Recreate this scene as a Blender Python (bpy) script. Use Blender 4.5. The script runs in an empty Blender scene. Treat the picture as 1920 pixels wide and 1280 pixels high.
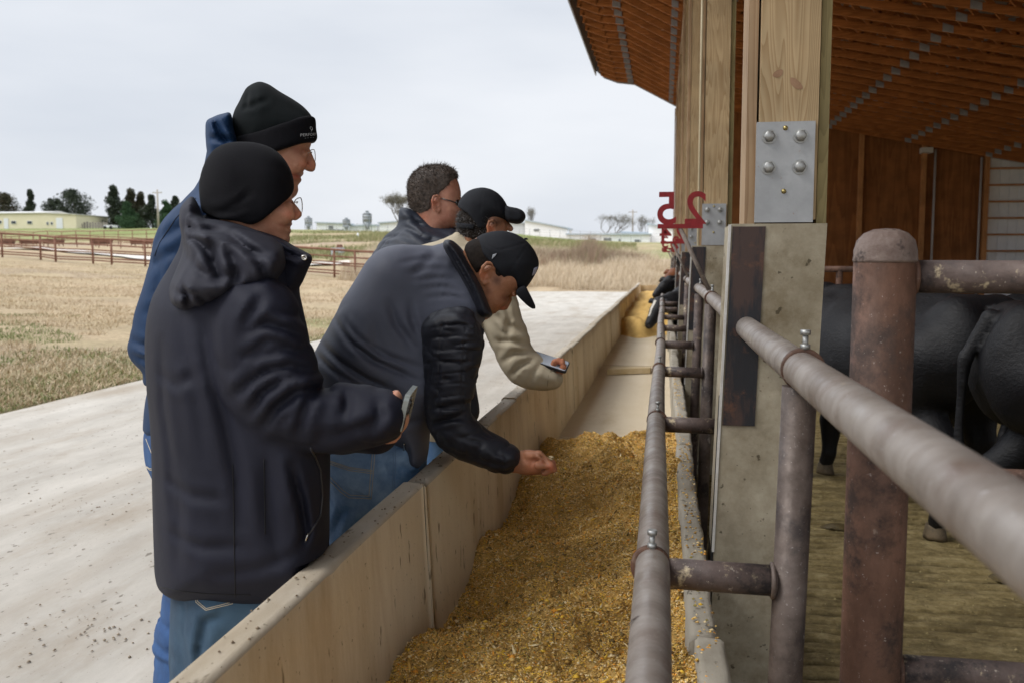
import bpy, bmesh, math, random
import numpy as np
from mathutils import Vector, Matrix
from mathutils.bvhtree import BVHTree
random.seed(7); rng = np.random.default_rng(7)
SC = bpy.context.scene
COL = SC.collection
# ------------------------------------------------------------------ camera
CAMLOC = Vector((0, 0, 1.5))
PITCH = math.radians(5.04); YAW = math.radians(9.48); FPX = 1700.0
cam_d = bpy.data.cameras.new('camera'); cam = bpy.data.objects.new('camera', cam_d); COL.objects.link(cam)
cam.location = CAMLOC
cam.rotation_euler = (math.pi/2 - PITCH, 0, YAW)
cam_d.sensor_width = 36; cam_d.lens = FPX/1920*36
cam_d.clip_start = 0.05; cam_d.clip_end = 5000
cam_d.dof.use_dof = True; cam_d.dof.focus_distance = 2.45; cam_d.dof.aperture_fstop = 6.3
SC.camera = cam
SC.render.resolution_x = 1024; SC.render.resolution_y = 682
SC.cycles.max_bounces = 6
SC.cycles.use_denoising = True
# ------------------------------------------------------------------ world, sun, exposure
SUN_EL = math.radians(48); SUN_AZ = math.radians(-115)   # azimuth measured from +Y towards +X
world = bpy.data.worlds.new('World'); SC.world = world; world.use_nodes = True
nt = world.node_tree; nt.nodes.clear()
wo = nt.nodes.new('ShaderNodeOutputWorld'); bg = nt.nodes.new('ShaderNodeBackground'); bg.inputs[1].default_value = 0.1
sky = nt.nodes.new('ShaderNodeTexSky'); sky.sky_type = 'NISHITA'; sky.sun_disc = False
sky.sun_elevation = SUN_EL; sky.sun_rotation = SUN_AZ; sky.air_density = 1.0; sky.dust_density = 3.0; sky.ozone_density = 1.0
tc = nt.nodes.new('ShaderNodeTexCoord'); mp = nt.nodes.new('ShaderNodeMapping'); mp.inputs['Scale'].default_value = (1, 1, 3.6)
nz = nt.nodes.new('ShaderNodeTexNoise'); nz.inputs['Scale'].default_value = 1.3; nz.inputs['Detail'].default_value = 5; nz.inputs['Roughness'].default_value = .5
nt.links.new(tc.outputs['Generated'], mp.inputs[0]); nt.links.new(mp.outputs[0], nz.inputs['Vector'])
rp = nt.nodes.new('ShaderNodeValToRGB')
rp.color_ramp.elements[0].position = .36; rp.color_ramp.elements[0].color = (6.1, 6.55, 7.3, 1)
rp.color_ramp.elements[1].position = .66; rp.color_ramp.elements[1].color = (8.2, 8.45, 8.9, 1)
nt.links.new(nz.outputs[0], rp.inputs[0])
mx = nt.nodes.new('ShaderNodeMix'); mx.data_type = 'RGBA'; mx.inputs[0].default_value = .93
nt.links.new(sky.outputs[0], mx.inputs[6]); nt.links.new(rp.outputs[0], mx.inputs[7])
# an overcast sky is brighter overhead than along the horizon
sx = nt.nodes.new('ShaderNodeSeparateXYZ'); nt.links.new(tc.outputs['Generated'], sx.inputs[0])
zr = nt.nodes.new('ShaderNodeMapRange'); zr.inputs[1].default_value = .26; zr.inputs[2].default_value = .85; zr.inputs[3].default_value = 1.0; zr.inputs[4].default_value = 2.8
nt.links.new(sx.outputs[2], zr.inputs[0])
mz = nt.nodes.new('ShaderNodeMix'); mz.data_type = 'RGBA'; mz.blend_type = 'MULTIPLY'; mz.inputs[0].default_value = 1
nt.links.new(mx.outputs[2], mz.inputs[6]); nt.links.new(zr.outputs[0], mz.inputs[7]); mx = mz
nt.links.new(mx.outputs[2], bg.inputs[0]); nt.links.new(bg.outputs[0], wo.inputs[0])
sun_d = bpy.data.lights.new('sun', 'SUN'); sun_d.energy = 1.5; sun_d.angle = math.radians(24); sun_d.color = (1, .96, .9)
sun = bpy.data.objects.new('sun', sun_d); COL.objects.link(sun)
sdir = Vector((math.sin(SUN_AZ)*math.cos(SUN_EL), math.cos(SUN_AZ)*math.cos(SUN_EL), math.sin(SUN_EL)))
sun.rotation_euler = sdir.to_track_quat('Z', 'Y').to_euler()
SC.view_settings.view_transform = 'Standard'; SC.view_settings.look = 'None'
SC.view_settings.exposure = 0.16; SC.view_settings.gamma = 1

# ------------------------------------------------------------------ pixel -> world
_R = cam.rotation_euler.to_matrix()
def ray(px, py):
    return (_R @ Vector(((px-960)/FPX, -(py-640)/FPX, -1))).normalized()
def W(px, py, Y):
    d = ray(px, py); t = (Y-CAMLOC.y)/d.y
    return CAMLOC + d*t
def Wz(px, py, z):
    d = ray(px, py); t = (z-CAMLOC.z)/d.z
    return CAMLOC + d*t

# ------------------------------------------------------------------ materials
MATS = {}
def L(nt, a, b): nt.links.new(a, b)
def mat(name, c1, c2=None, scale=8, rough=.8, bump=0, bscale=None, c3=None, s3=30, t3=.6, w3=.06, metal=0, stretch=(1,1,1), stretch3=(1,1,1),
        detail=10, ramp=(.38,.62), attr=None, sss=0, spec=.4, weave=0, bdist=.01, coat=0, sheen=0, crumple=0, csc=5, scratch=None, c4=None, s4=8, t4=.6, w4=.08, stretch4=(1,1,1)):
    if name in MATS: return MATS[name]
    m = bpy.data.materials.new(name); m.use_nodes = True; nt = m.node_tree
    b = nt.nodes['Principled BSDF']; b.inputs['Roughness'].default_value = rough; b.inputs['Metallic'].default_value = metal
    b.inputs['Specular IOR Level'].default_value = spec
    if sss:
        b.inputs['Subsurface Weight'].default_value = sss; b.inputs['Subsurface Radius'].default_value = (.012,.004,.002)
        b.inputs['Subsurface Scale'].default_value = 1.0
    if sheen: b.inputs['Sheen Weight'].default_value = sheen; b.inputs['Sheen Roughness'].default_value = .5
    tc = nt.nodes.new('ShaderNodeTexCoord')
    def noise(sc, st, det=detail, ro=.7):
        mp = nt.nodes.new('ShaderNodeMapping'); mp.inputs['Scale'].default_value = st
        n = nt.nodes.new('ShaderNodeTexNoise'); n.inputs['Scale'].default_value = sc; n.inputs['Detail'].default_value = det; n.inputs['Roughness'].default_value = ro
        L(nt, tc.outputs['Object'], mp.inputs[0]); L(nt, mp.outputs[0], n.inputs['Vector']); return n.outputs[0]
    def mix(f, a, bb, mode='MIX'):
        x = nt.nodes.new('ShaderNodeMix'); x.data_type = 'RGBA'; x.blend_type = mode
        for i, v in ((0, f), (6, a), (7, bb)):
            if hasattr(v, 'is_linked') or isinstance(v, bpy.types.NodeSocket): L(nt, v, x.inputs[i])
            elif i == 0: x.inputs[0].default_value = v
            else: x.inputs[i].default_value = (*v[:3], 1)
        return x.outputs[2]
    def rampf(v, lo, hi):
        r = nt.nodes.new('ShaderNodeMapRange'); r.inputs[1].default_value = lo; r.inputs[2].default_value = hi; L(nt, v, r.inputs[0]); return r.outputs[0]
    col = None
    if c2 is not None:
        col = mix(rampf(noise(scale, stretch), *ramp), c1, c2)
    else:
        col = mix(0.0, c1, c1)
    if c3 is not None:
        col = mix(rampf(noise(s3, stretch3, 10, .72), t3, t3+w3), col, c3)
    if c4 is not None:
        col = mix(rampf(noise(s4, stretch4, 10, .74), t4, t4+w4), col, c4)
    if scratch:
        col = mix(rampf(noise(38, (1, 1, .12), 6, .7), .66, .72), col, scratch); col = mix(rampf(noise(120, (1, 1, 1), 6, .7), .64, .70), col, scratch)
        rr = nt.nodes.new('ShaderNodeMapRange'); rr.inputs[1].default_value = .35; rr.inputs[2].default_value = .65; rr.inputs[3].default_value = rough-.15; rr.inputs[4].default_value = rough+.2; L(nt, noise(14, (1,1,1)), rr.inputs[0]); L(nt, rr.outputs[0], b.inputs['Roughness'])
    if attr:
        a = nt.nodes.new('ShaderNodeAttribute'); a.attribute_name = attr
        col = mix(1.0, col, a.outputs['Color'], 'MULTIPLY')
    L(nt, col, b.inputs['Base Color'])
    if bump:
        bp = nt.nodes.new('ShaderNodeBump'); bp.inputs['Strength'].default_value = bump; bp.inputs['Distance'].default_value = bdist
        h = noise(bscale or scale*4, stretch, 8, .65)
        L(nt, h, bp.inputs['Height'])
        if crumple:
            rn = nt.nodes.new('ShaderNodeTexNoise'); rn.noise_type = 'RIDGED_MULTIFRACTAL'; rn.inputs['Scale'].default_value = csc; rn.inputs['Detail'].default_value = 2.5; rn.inputs['Roughness'].default_value = .45; rn.inputs['Distortion'].default_value = .6
            mq = nt.nodes.new('ShaderNodeMapping'); mq.inputs['Scale'].default_value = (1, 1, .75); mq.inputs['Rotation'].default_value = (.3, .7, 0); L(nt, tc.outputs['Object'], mq.inputs[0]); L(nt, mq.outputs[0], rn.inputs['Vector'])
            bc = nt.nodes.new('ShaderNodeBump'); bc.inputs['Strength'].default_value = crumple; bc.inputs['Distance'].default_value = .012; L(nt, rn.outputs[0], bc.inputs['Height']); L(nt, bc.outputs[0], bp.inputs['Normal'])
        if weave:
            w = nt.nodes.new('ShaderNodeTexWave'); w.inputs['Scale'].default_value = weave; w.inputs['Distortion'].default_value = .6; w.bands_direction = 'DIAGONAL'
            L(nt, tc.outputs['Object'], w.inputs['Vector'])
            b2 = nt.nodes.new('ShaderNodeBump'); b2.inputs['Strength'].default_value = .3; b2.inputs['Distance'].default_value = .001
            L(nt, w.outputs['Fac'], b2.inputs['Height']); L(nt, bp.outputs[0], b2.inputs['Normal']); L(nt, b2.outputs[0], b.inputs['Normal'])
        else:
            L(nt, bp.outputs[0], b.inputs['Normal'])
    MATS[name] = m
    return m
def wood(name, c1, c2, scale=3.0, knots=False, axis='Z', ring=18):
    """long grain: distorted bands running along one axis"""
    if name in MATS: return MATS[name]
    m = bpy.data.materials.new(name); m.use_nodes = True; nt = m.node_tree; b = nt.nodes['Principled BSDF']
    b.inputs['Roughness'].default_value = .75; b.inputs['Specular IOR Level'].default_value = .25
    tc = nt.nodes.new('ShaderNodeTexCoord'); mp = nt.nodes.new('ShaderNodeMapping')
    st = {'Z': (1, 1, .07), 'X': (.07, 1, 1), 'Y': (1, .07, 1)}[axis]; mp.inputs['Scale'].default_value = st
    L(nt, tc.outputs['Object'], mp.inputs[0])
    n = nt.nodes.new('ShaderNodeTexNoise'); n.inputs['Scale'].default_value = scale*2; n.inputs['Detail'].default_value = 3
    L(nt, mp.outputs[0], n.inputs['Vector'])
    w = nt.nodes.new('ShaderNodeMath'); w.operation = 'MULTIPLY'; w.inputs[1].default_value = ring; L(nt, n.outputs[0], w.inputs[0])
    f = nt.nodes.new('ShaderNodeMath'); f.operation = 'FRACT'; L(nt, w.outputs[0], f.inputs[0])
    r = nt.nodes.new('ShaderNodeValToRGB'); r.color_ramp.elements[0].color = (*c1, 1); r.color_ramp.elements[1].color = (*c2, 1)
    r.color_ramp.elements[0].position = .25; r.color_ramp.elements[1].position = .95
    e = r.color_ramp.elements.new(.99); e.color = (*c1, 1)
    L(nt, f.outputs[0], r.inputs[0])
    n2 = nt.nodes.new('ShaderNodeTexNoise'); n2.inputs['Scale'].default_value = 3; n2.inputs['Detail'].default_value = 6; L(nt, tc.outputs['Object'], n2.inputs['Vector'])
    mr = nt.nodes.new('ShaderNodeMapRange'); mr.inputs[1].default_value = .3; mr.inputs[2].default_value = .75; mr.inputs[3].default_value = .72; mr.inputs[4].default_value = 1.15
    L(nt, n2.outputs[0], mr.inputs[0])
    x = nt.nodes.new('ShaderNodeMix'); x.data_type = 'RGBA'; x.blend_type = 'MULTIPLY'; x.inputs[0].default_value = 1
    L(nt, r.outputs[0], x.inputs[6]); L(nt, mr.outputs[0], x.inputs[7])
    L(nt, x.outputs[2], b.inputs['Base Color'])
    bp = nt.nodes.new('ShaderNodeBump'); bp.inputs['Strength'].default_value = .25; bp.inputs['Distance'].default_value = .003
    L(nt, f.outputs[0], bp.inputs['Height']); L(nt, bp.outputs[0], b.inputs['Normal'])
    MATS[name] = m; return m

# ------------------------------------------------------------------ objects
def link(name, mesh, m=None, parent=None, smooth=False):
    o = bpy.data.objects.new(name, mesh); COL.objects.link(o)
    if m is not None: mesh.materials.append(m)
    if smooth: mesh.polygons.foreach_set('use_smooth', [True]*len(mesh.polygons))
    if parent is not None:
        o.parent = parent; o.matrix_parent_inverse = Matrix.Translation(-parent.location) if parent.rotation_euler[2] == 0 and not parent.parent else Matrix.Identity(4)
    return o
def tag(o, label=None, cat=None, group=None, kind=None):
    if label: o['label'] = label
    if cat: o['category'] = cat
    if group: o['group'] = group
    if kind: o['kind'] = kind
    return o
def root(name, loc, label, cat, group=None):
    o = bpy.data.objects.new(name, None); COL.objects.link(o); o.location = loc; o.empty_display_size = .1
    return tag(o, label, cat, group)
def npmesh(name, V, F, cols=None):
    """V (n,3), F (m,k) all same k"""
    V = np.asarray(V, dtype=np.float32); F = np.asarray(F, dtype=np.int32)
    me = bpy.data.meshes.new(name); me.vertices.add(len(V)); me.vertices.foreach_set('co', V.ravel())
    k = F.shape[1]; me.loops.add(F.size); me.loops.foreach_set('vertex_index', F.ravel())
    me.polygons.add(len(F)); me.polygons.foreach_set('loop_start', np.arange(0, F.size, k, dtype=np.int32)); me.polygons.foreach_set('loop_total', np.full(len(F), k, dtype=np.int32))
    if cols is not None:
        a = me.color_attributes.new('tone', 'FLOAT_COLOR', 'POINT'); c = np.ones((len(V), 4), np.float32); c[:, :3] = cols; a.data.foreach_set('color', c.ravel())
    me.update(calc_edges=True); me.validate(); return me
class MB:
    """collects boxes, tubes, prisms into one bmesh"""
    def __init__(s): s.bm = bmesh.new()
    def box(s, lo, hi, M=None):
        x0, y0, z0 = lo; x1, y1, z1 = hi
        v = [s.bm.verts.new(p) for p in ((x0,y0,z0),(x1,y0,z0),(x1,y1,z0),(x0,y1,z0),(x0,y0,z1),(x1,y0,z1),(x1,y1,z1),(x0,y1,z1))]
        for f in ((0,3,2,1),(4,5,6,7),(0,1,5,4),(1,2,6,5),(2,3,7,6),(3,0,4,7)): s.bm.faces.new([v[i] for i in f])
        if M is not None:
            for q in v: q.co = M @ q.co
        return s
    def hexa(s, pts):
        v = [s.bm.verts.new(p) for p in pts]
        for f in ((0,3,2,1),(4,5,6,7),(0,1,5,4),(1,2,6,5),(2,3,7,6),(3,0,4,7)): s.bm.faces.new([v[i] for i in f])
        return s
    def beam(s, a, b, w, h, up=Vector((0,0,1))):
        a = Vector(a); b = Vector(b); d = (b-a).normalized(); x = d.cross(up)
        if x.length < 1e-4: x = Vector((1,0,0))
        x.normalize(); z = x.cross(d).normalized(); x = x*w/2; z = z*h/2
        return s.hexa([a-x-z, a+x-z, b+x-z, b-x-z, a-x+z, a+x+z, b+x+z, b-x+z])
    def tube(s, pts, r, n=12, caps=True, closed=False):
        pts = [Vector(p) for p in pts]; rs = r if isinstance(r, (list, tuple)) else [r]*len(pts)
        rings = []; prevx = None
        N = len(pts)
        for i, p in enumerate(pts):
            if closed: d = pts[(i+1) % N]-pts[i-1]
            else: d = (pts[min(i+1, N-1)]-pts[max(i-1, 0)])
            d.normalize()
            if prevx is None:
                x = d.cross(Vector((0,0,1)));
                if x.length < .1: x = d.cross(Vector((0,1,0)))
            else: x = prevx - d*prevx.dot(d)
            x.normalize(); prevx = x; y = d.cross(x)
            rings.append([s.bm.verts.new(p+(x*math.cos(t)+y*math.sin(t))*rs[i]) for t in [2*math.pi*k/n for k in range(n)]])
        for i in range(N if closed else N-1):
            A = rings[i]; B = rings[(i+1) % N]
            for k in range(n): s.bm.faces.new((A[k], A[(k+1) % n], B[(k+1) % n], B[k])).smooth = True
        if caps and not closed:
            s.bm.faces.new(rings[0][::-1]); s.bm.faces.new(rings[-1])
        return s
    def lathe(s, prof, c=(0,0,0), n=20, axis='Z'):
        c = Vector(c); R = []
        for r, z in prof:
            ring = []
            for k in range(n):
                t = 2*math.pi*k/n
                if axis == 'Z': q = Vector((r*math.cos(t), r*math.sin(t), z))
                else: q = Vector((r*math.cos(t), z, r*math.sin(t)))
                ring.append(s.bm.verts.new(c+q))
            R.append(ring)
        for A, B in zip(R, R[1:]):
            for k in range(n): s.bm.faces.new((A[k], A[(k+1) % n], B[(k+1) % n], B[k])).smooth = True
        if prof[0][0] > 1e-4: s.bm.faces.new(R[0][::-1])
        if prof[-1][0] > 1e-4: s.bm.faces.new(R[-1])
        return s
    def build(s, name, m, parent=None, bevel=0, tagd=None):
        if bevel: bmesh.ops.bevel(s.bm, geom=[e for e in s.bm.edges if not e.smooth or e.calc_face_angle(0) > .5], offset=bevel, segments=2, affect='EDGES', clamp_overlap=True)
        bmesh.ops.recalc_face_normals(s.bm, faces=s.bm.faces)
        me = bpy.data.meshes.new(name); s.bm.to_mesh(me); s.bm.free()
        o = link(name, me, m, parent)
        return o
def copy_tree(o, parent=None):
    c = o.copy(); COL.objects.link(c)
    if parent is not None: c.parent = parent
    for ch in list(o.children): copy_tree(ch, c)
    return c

# ------------------------------------------------------------------ implicit surfaces
def hash3(ix, iy, iz, seed):
    h = (ix*374761393 + iy*668265263 + iz*2147483647 % 1274126177 + iz*1274126177 + seed*982451653) & 0xffffffff
    h = ((h ^ (h >> 13))*1274126177) & 0xffffffff
    return ((h ^ (h >> 16)) & 0xffff)/65535.0*2-1
def vnoise(x, y, z, seed=0):
    x, y, z = np.broadcast_arrays(x, y, z)
    fx = np.floor(x); fy = np.floor(y); fz = np.floor(z)
    ix = fx.astype(np.int64); iy = fy.astype(np.int64); iz = fz.astype(np.int64)
    u = x-fx; v = y-fy; w = z-fz; u = u*u*(3-2*u); v = v*v*(3-2*v); w = w*w*(3-2*w)
    r = 0
    for dx in (0, 1):
        for dy in (0, 1):
            for dz in (0, 1):
                r = r + hash3(ix+dx, iy+dy, iz+dz, seed)*(u if dx else 1-u)*(v if dy else 1-v)*(w if dz else 1-w)
    return r
def smin(a, b, k):
    h = np.clip(.5+.5*(b-a)/k, 0, 1); return b*(1-h)+a*h-k*h*(1-h)
def smax(a, b, k): return -smin(-a, -b, k)
class Grid:
    def __init__(s, lo, hi, h):
        s.lo = np.array(lo, float); s.h = h; n = np.ceil((np.array(hi)-s.lo)/h).astype(int)+1; s.n = n
        s.x = (s.lo[0]+h*np.arange(n[0]))[:, None, None].astype(np.float32)
        s.y = (s.lo[1]+h*np.arange(n[1]))[None, :, None].astype(np.float32)
        s.z = (s.lo[2]+h*np.arange(n[2]))[None, None, :].astype(np.float32)
    def _pad2(s, Y, sh):
        ys = s.y[0, :, 0]; dxm = max(abs((ys[0]-Y)*sh[0]), abs((ys[-1]-Y)*sh[0])); dzm = max(abs((ys[0]-Y)*sh[1]), abs((ys[-1]-Y)*sh[1]))
        px = int(dxm/s.h)+2; pz = int(dzm/s.h)+2
        X = (s.lo[0]+s.h*np.arange(-px, s.n[0]+px))[:, None]; Z = (s.lo[2]+s.h*np.arange(-pz, s.n[2]+pz))[None, :]
        return X, Z, px, pz
    def _slant(s, D, Y, sh, px, pz):
        """carry a 2-D field through depth along the sight line of the part (bodies stand turned to it)"""
        out = np.empty(tuple(s.n), np.float32); nx, nz = s.n[0], s.n[2]
        for j, y in enumerate(s.y[0, :, 0]):
            fx = px-(y-Y)*sh[0]/s.h; fz = pz-(y-Y)*sh[1]/s.h; ix = int(np.floor(fx)); iz = int(np.floor(fz)); u = fx-ix; v = fz-iz
            ix = min(max(ix, 0), D.shape[0]-nx-1); iz = min(max(iz, 0), D.shape[1]-nz-1)
            A = D[ix:ix+nx+1, iz:iz+nz+1]; A = A[:-1]*(1-u)+A[1:]*u; out[:, j, :] = A[:, :-1]*(1-v)+A[:, 1:]*v
        return out
    def poly(s, pts, Y, keep=True):
        """signed distance to an outline seen at depth Y, carried along the part's sight line"""
        P = [W(px, py, Y) for px, py in pts]; P = np.array([(p.x, p.z) for p in P])
        if keep and getattr(s, 'sh', None) is not None: sh = s.sh
        else: c = P.mean(0); sh = (c[0]/Y, (c[1]-1.5)/Y*.6); s.sh = sh
        X, Z, px, pz = s._pad2(Y, sh); P = smooth_poly(P)
        d = np.full((len(X), Z.shape[1]), 1e9); sg = np.zeros(d.shape, bool)
        for (ax, az), (bx, bz) in zip(P, np.roll(P, -1, 0)):
            ex, ez = bx-ax, bz-az; wx, wz = X-ax, Z-az
            t = np.clip((wx*ex+wz*ez)/(ex*ex+ez*ez+1e-12), 0, 1)
            d = np.minimum(d, (wx-ex*t)**2+(wz-ez*t)**2)
            sg ^= ((az > Z) != (bz > Z)) & (X < (bx-ax)*(Z-az)/(bz-az+1e-12)+ax)
        d = np.sqrt(d); d[sg] *= -1
        return s._slant(d.astype(np.float32), Y, sh, px, pz)
    def inflate(s, a, yc, hy, R):
        w = (s.y-yc)*(R/hy); return np.sqrt(np.maximum(a+R, 0)**2+w*w)-R
    def cone(s, p, q, r1, r2=None):
        r2 = r1 if r2 is None else r2; p = np.array(p, float); q = np.array(q, float); e = q-p; L2 = e@e+1e-12
        dx, dy, dz = s.x-p[0], s.y-p[1], s.z-p[2]
        t = np.clip((dx*e[0]+dy*e[1]+dz*e[2])/L2, 0, 1)
        return (np.sqrt((dx-t*e[0])**2+(dy-t*e[1])**2+(dz-t*e[2])**2)-(r1+(r2-r1)*t)).astype(np.float32)
    def chain(s, pts, k=.01):
        """pts: (vec, radius)"""
        f = None
        for (p, r), (q, r2) in zip(pts, pts[1:]):
            c = s.cone(p, q, r, r2); f = c if f is None else smin(f, c, k)
        return f
    def ell(s, c, r, M=None):
        dx, dy, dz = s.x-c[0], s.y-c[1], s.z-c[2]
        if M is not None:
            A = np.array(M.to_3x3().transposed())
            dx, dy, dz = (A[0,0]*dx+A[0,1]*dy+A[0,2]*dz, A[1,0]*dx+A[1,1]*dy+A[1,2]*dz, A[2,0]*dx+A[2,1]*dy+A[2,2]*dz)
        k0 = np.sqrt((dx/r[0])**2+(dy/r[1])**2+(dz/r[2])**2); k1 = np.sqrt((dx/r[0]**2)**2+(dy/r[1]**2)**2+(dz/r[2]**2)**2)+1e-9
        return (k0*(k0-1)/k1).astype(np.float32)
    def folds(s, lines, Y):
        """creases (px polyline, depth, width) in the XZ plane; positive depth digs in"""
        sh = getattr(s, 'sh', None) or (0, 0); X, Z, px_, pz_ = s._pad2(Y, sh); T = np.zeros((len(X), Z.shape[1]))
        for pts, dep, wid in lines:
            P = [W(px, py, Y) for px, py in pts]; dm = np.full(T.shape, 1e9); n = len(P)-1; tt = np.zeros(T.shape)
            for i in range(n):
                ax, az, bx, bz = P[i].x, P[i].z, P[i+1].x, P[i+1].z; ex, ez = bx-ax, bz-az; wx, wz = X-ax, Z-az
                t = np.clip((wx*ex+wz*ez)/(ex*ex+ez*ez+1e-12), 0, 1); dd = (wx-ex*t)**2+(wz-ez*t)**2
                k = dd < dm; dm[k] = dd[k]; tt[k] = ((i+t)/n)[k]
            r_ = np.sqrt(dm); prof = .55*np.exp(-dm/wid**2)+.55*np.exp(-1.9*r_/wid) - .42*np.exp(-(r_-1.9*wid)**2/(wid*1.0)**2)
            T += dep*prof*np.sqrt(np.clip(4*tt*(1-tt), 0.08, 1))
        return s._slant(T.astype(np.float32), Y, sh, px_, pz_)
    def noise(s, sx, sy, sz, seed=0): return vnoise(s.x*sx, s.y*sy, s.z*sz, seed).astype(np.float32)
    def mesh(s, F, name, relax=1, colf=None):
        F = np.broadcast_to(F, tuple(s.n)).astype(np.float32).copy()
        F[0] = F[-1] = 1; F[:, 0] = F[:, -1] = 1; F[:, :, 0] = F[:, :, -1] = 1
        F = np.where(F == 0, 1e-6, F)
        S = F < 0; n = s.n
        c = [S[i:n[0]-1+i, j:n[1]-1+j, k:n[2]-1+k] for i in (0,1) for j in (0,1) for k in (0,1)]
        tot = sum(a.astype(np.int8) for a in c); act = (tot > 0) & (tot < 8)
        I = np.argwhere(act); idx = -np.ones(act.shape, np.int32); idx[act] = np.arange(len(I))
        acc = np.zeros((len(I), 3)); cnt = np.zeros(len(I))
        cr = [(i, j, k) for i in (0,1) for j in (0,1) for k in (0,1)]
        for a in cr:
            for ax in range(3):
                if a[ax]: continue
                b = list(a); b[ax] = 1
                fa = F[I[:,0]+a[0], I[:,1]+a[1], I[:,2]+a[2]]; fb = F[I[:,0]+b[0], I[:,1]+b[1], I[:,2]+b[2]]
                m = (fa < 0) != (fb < 0); t = fa[m]/(fa[m]-fb[m])
                p = np.tile(np.array(a, float), (m.sum(), 1)); p[:, ax] += t; acc[m] += p; cnt[m] += 1
        V = (I+acc/cnt[:, None])*s.h+s.lo
        Q = []
        for ax in range(3):
            sl0 = [slice(None)]*3; sl1 = [slice(None)]*3; sl0[ax] = slice(0, -1); sl1[ax] = slice(1, None)
            A = S[tuple(sl0)]; B = S[tuple(sl1)]; E = np.argwhere(A != B); inside = A[E[:,0], E[:,1], E[:,2]]
            u, v = [(1,2),(2,0),(0,1)][ax]
            ok = (E[:, u] > 0) & (E[:, v] > 0) & (E[:, u] < n[u]-1) & (E[:, v] < n[v]-1); E = E[ok]; inside = inside[ok]
            q = []
            for du, dv in ((-1,-1),(0,-1),(0,0),(-1,0)):
                e = E.copy(); e[:, u] += du; e[:, v] += dv; q.append(idx[e[:,0], e[:,1], e[:,2]])
            q = np.stack(q, 1); q[~inside] = q[~inside][:, ::-1]; Q.append(q)
        Q = np.concatenate(Q)
        Q = Q[(Q >= 0).all(1)]
        for _ in range(relax):
            a = np.zeros_like(V); c2 = np.zeros(len(V))
            for k in range(4):
                i, j = Q[:, k], Q[:, (k+1) % 4]
                np.add.at(a, i, V[j]); np.add.at(a, j, V[i]); np.add.at(c2, i, 1); np.add.at(c2, j, 1)
            V = .5*V+.5*a/np.maximum(c2, 1)[:, None]
        return npmesh(name, V, Q, None if colf is None else colf(V))
def smooth_poly(P, it=1):
    P = np.asarray(P, float)
    for _ in range(it):
        Nx = np.roll(P, -1, 0); a = .8*P+.2*Nx; b = .2*P+.8*Nx; P = np.stack([a, b], 1).reshape(-1, 2)
    return P
def snapper(objs):
    """returns f(px,py,off): the point where the pixel's ray first meets one of the meshes, lifted off"""
    bm = bmesh.new()
    for o in objs: bm.from_mesh(o.data)
    t = BVHTree.FromBMesh(bm); bm.free()
    def f(px, py, off=.002, default=None):
        d = ray(px, py); h = t.ray_cast(CAMLOC, d)
        if h[0] is None: return default
        nrm = h[1] if h[1].dot(d) < 0 else -h[1]
        return h[0]+nrm*off
    return f
def seam(name, snap, pts, r, m, parent, off=.001, step=8, n=5, dash=None):
    """a thin welt / stitch line laid on the surface along a pixel polyline"""
    P = []
    for (ax, ay), (bx, by) in zip(pts, pts[1:]):
        k = max(1, int(math.hypot(bx-ax, by-ay)/step))
        for i in range(k): P.append((ax+(bx-ax)*i/k, ay+(by-ay)*i/k))
    P.append(pts[-1]); Q = [snap(x, y, off) for x, y in P]
    mb = MB(); run = []
    def flush():
        if len(run) > 1: mb.tube(run, r, n)
    for q in Q:
        if q is None or (run and (q-run[-1]).length > .08): flush(); run = [] if q is None else [q]
        else: run.append(q)
    flush()
    if not mb.bm.verts: mb.bm.free(); return None
    return mb.build(name, m, parent)
# ================================================================== terrain
def sstep(a, b, v):
    t = np.clip((v-a)/(b-a), 0, 1); return t*t*(3-2*t)
def terrain(X, Y):
    X = np.asarray(X, float); Y = np.asarray(Y, float)
    s = .05*np.clip(-6.4-X, 0, 45)
    rR = np.interp(Y, [-1e4, 45.2, 52, 62, 76, 120, 170, 215, 240, 1e5], [0, 0, .7, 1.5, 2.2, 3.4, 4.7, 5.9, 6.0, 6.0])
    rL = np.interp(Y, [-1e4, 60, 115, 150, 186, 225, 1e5], [0, 0, 1.6, 4.0, 6.6, 7.2, 7.2])
    a = np.clip((-X/np.maximum(Y, 1)-.28)/.22, 0, 1)
    z = s+rR*(1-a)+rL*a
    z = z+.9*np.exp(-(((X+30)/14)**2+((Y-165)/9)**2))
    n = .10*vnoise(X*.3, Y*.3, X*0, 3)+.03*vnoise(X*1.7, Y*1.7, X*0, 4)
    damp = np.clip(np.maximum(-6.6-X, Y-45.5)/3, 0, 1)
    damp = np.where((X > -6.6) & (Y < 45.5), 0, damp)
    z = z+n*damp
    inside = (X > -6.55) & (Y < 45.3)
    return np.where(inside, -.30, z-.02)
gx = np.concatenate([-np.geomspace(1400, 40, 60), np.linspace(-39.5, -6.8, 90), [-6.57, -6.53, -5, -2, 0, 4, 8, 14, 16, 20, 30], np.geomspace(40, 1400, 40)])
gy = np.concatenate([[-400, -100, -30], np.linspace(-10, 45.1, 120), [45.35], np.linspace(45.8, 100, 90), np.linspace(101, 250, 90), np.geomspace(256, 3000, 40)])
GX, GY = np.meshgrid(gx, gy, indexing='ij'); GZ = terrain(GX, GY)
nx, ny = GX.shape; V = np.stack([GX, GY, GZ], -1).reshape(-1, 3)
i = (np.arange(nx-1)[:, None]*ny+np.arange(ny-1)[None, :]).ravel(); F = np.stack([i, i+ny, i+ny+1, i+1], 1)
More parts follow.
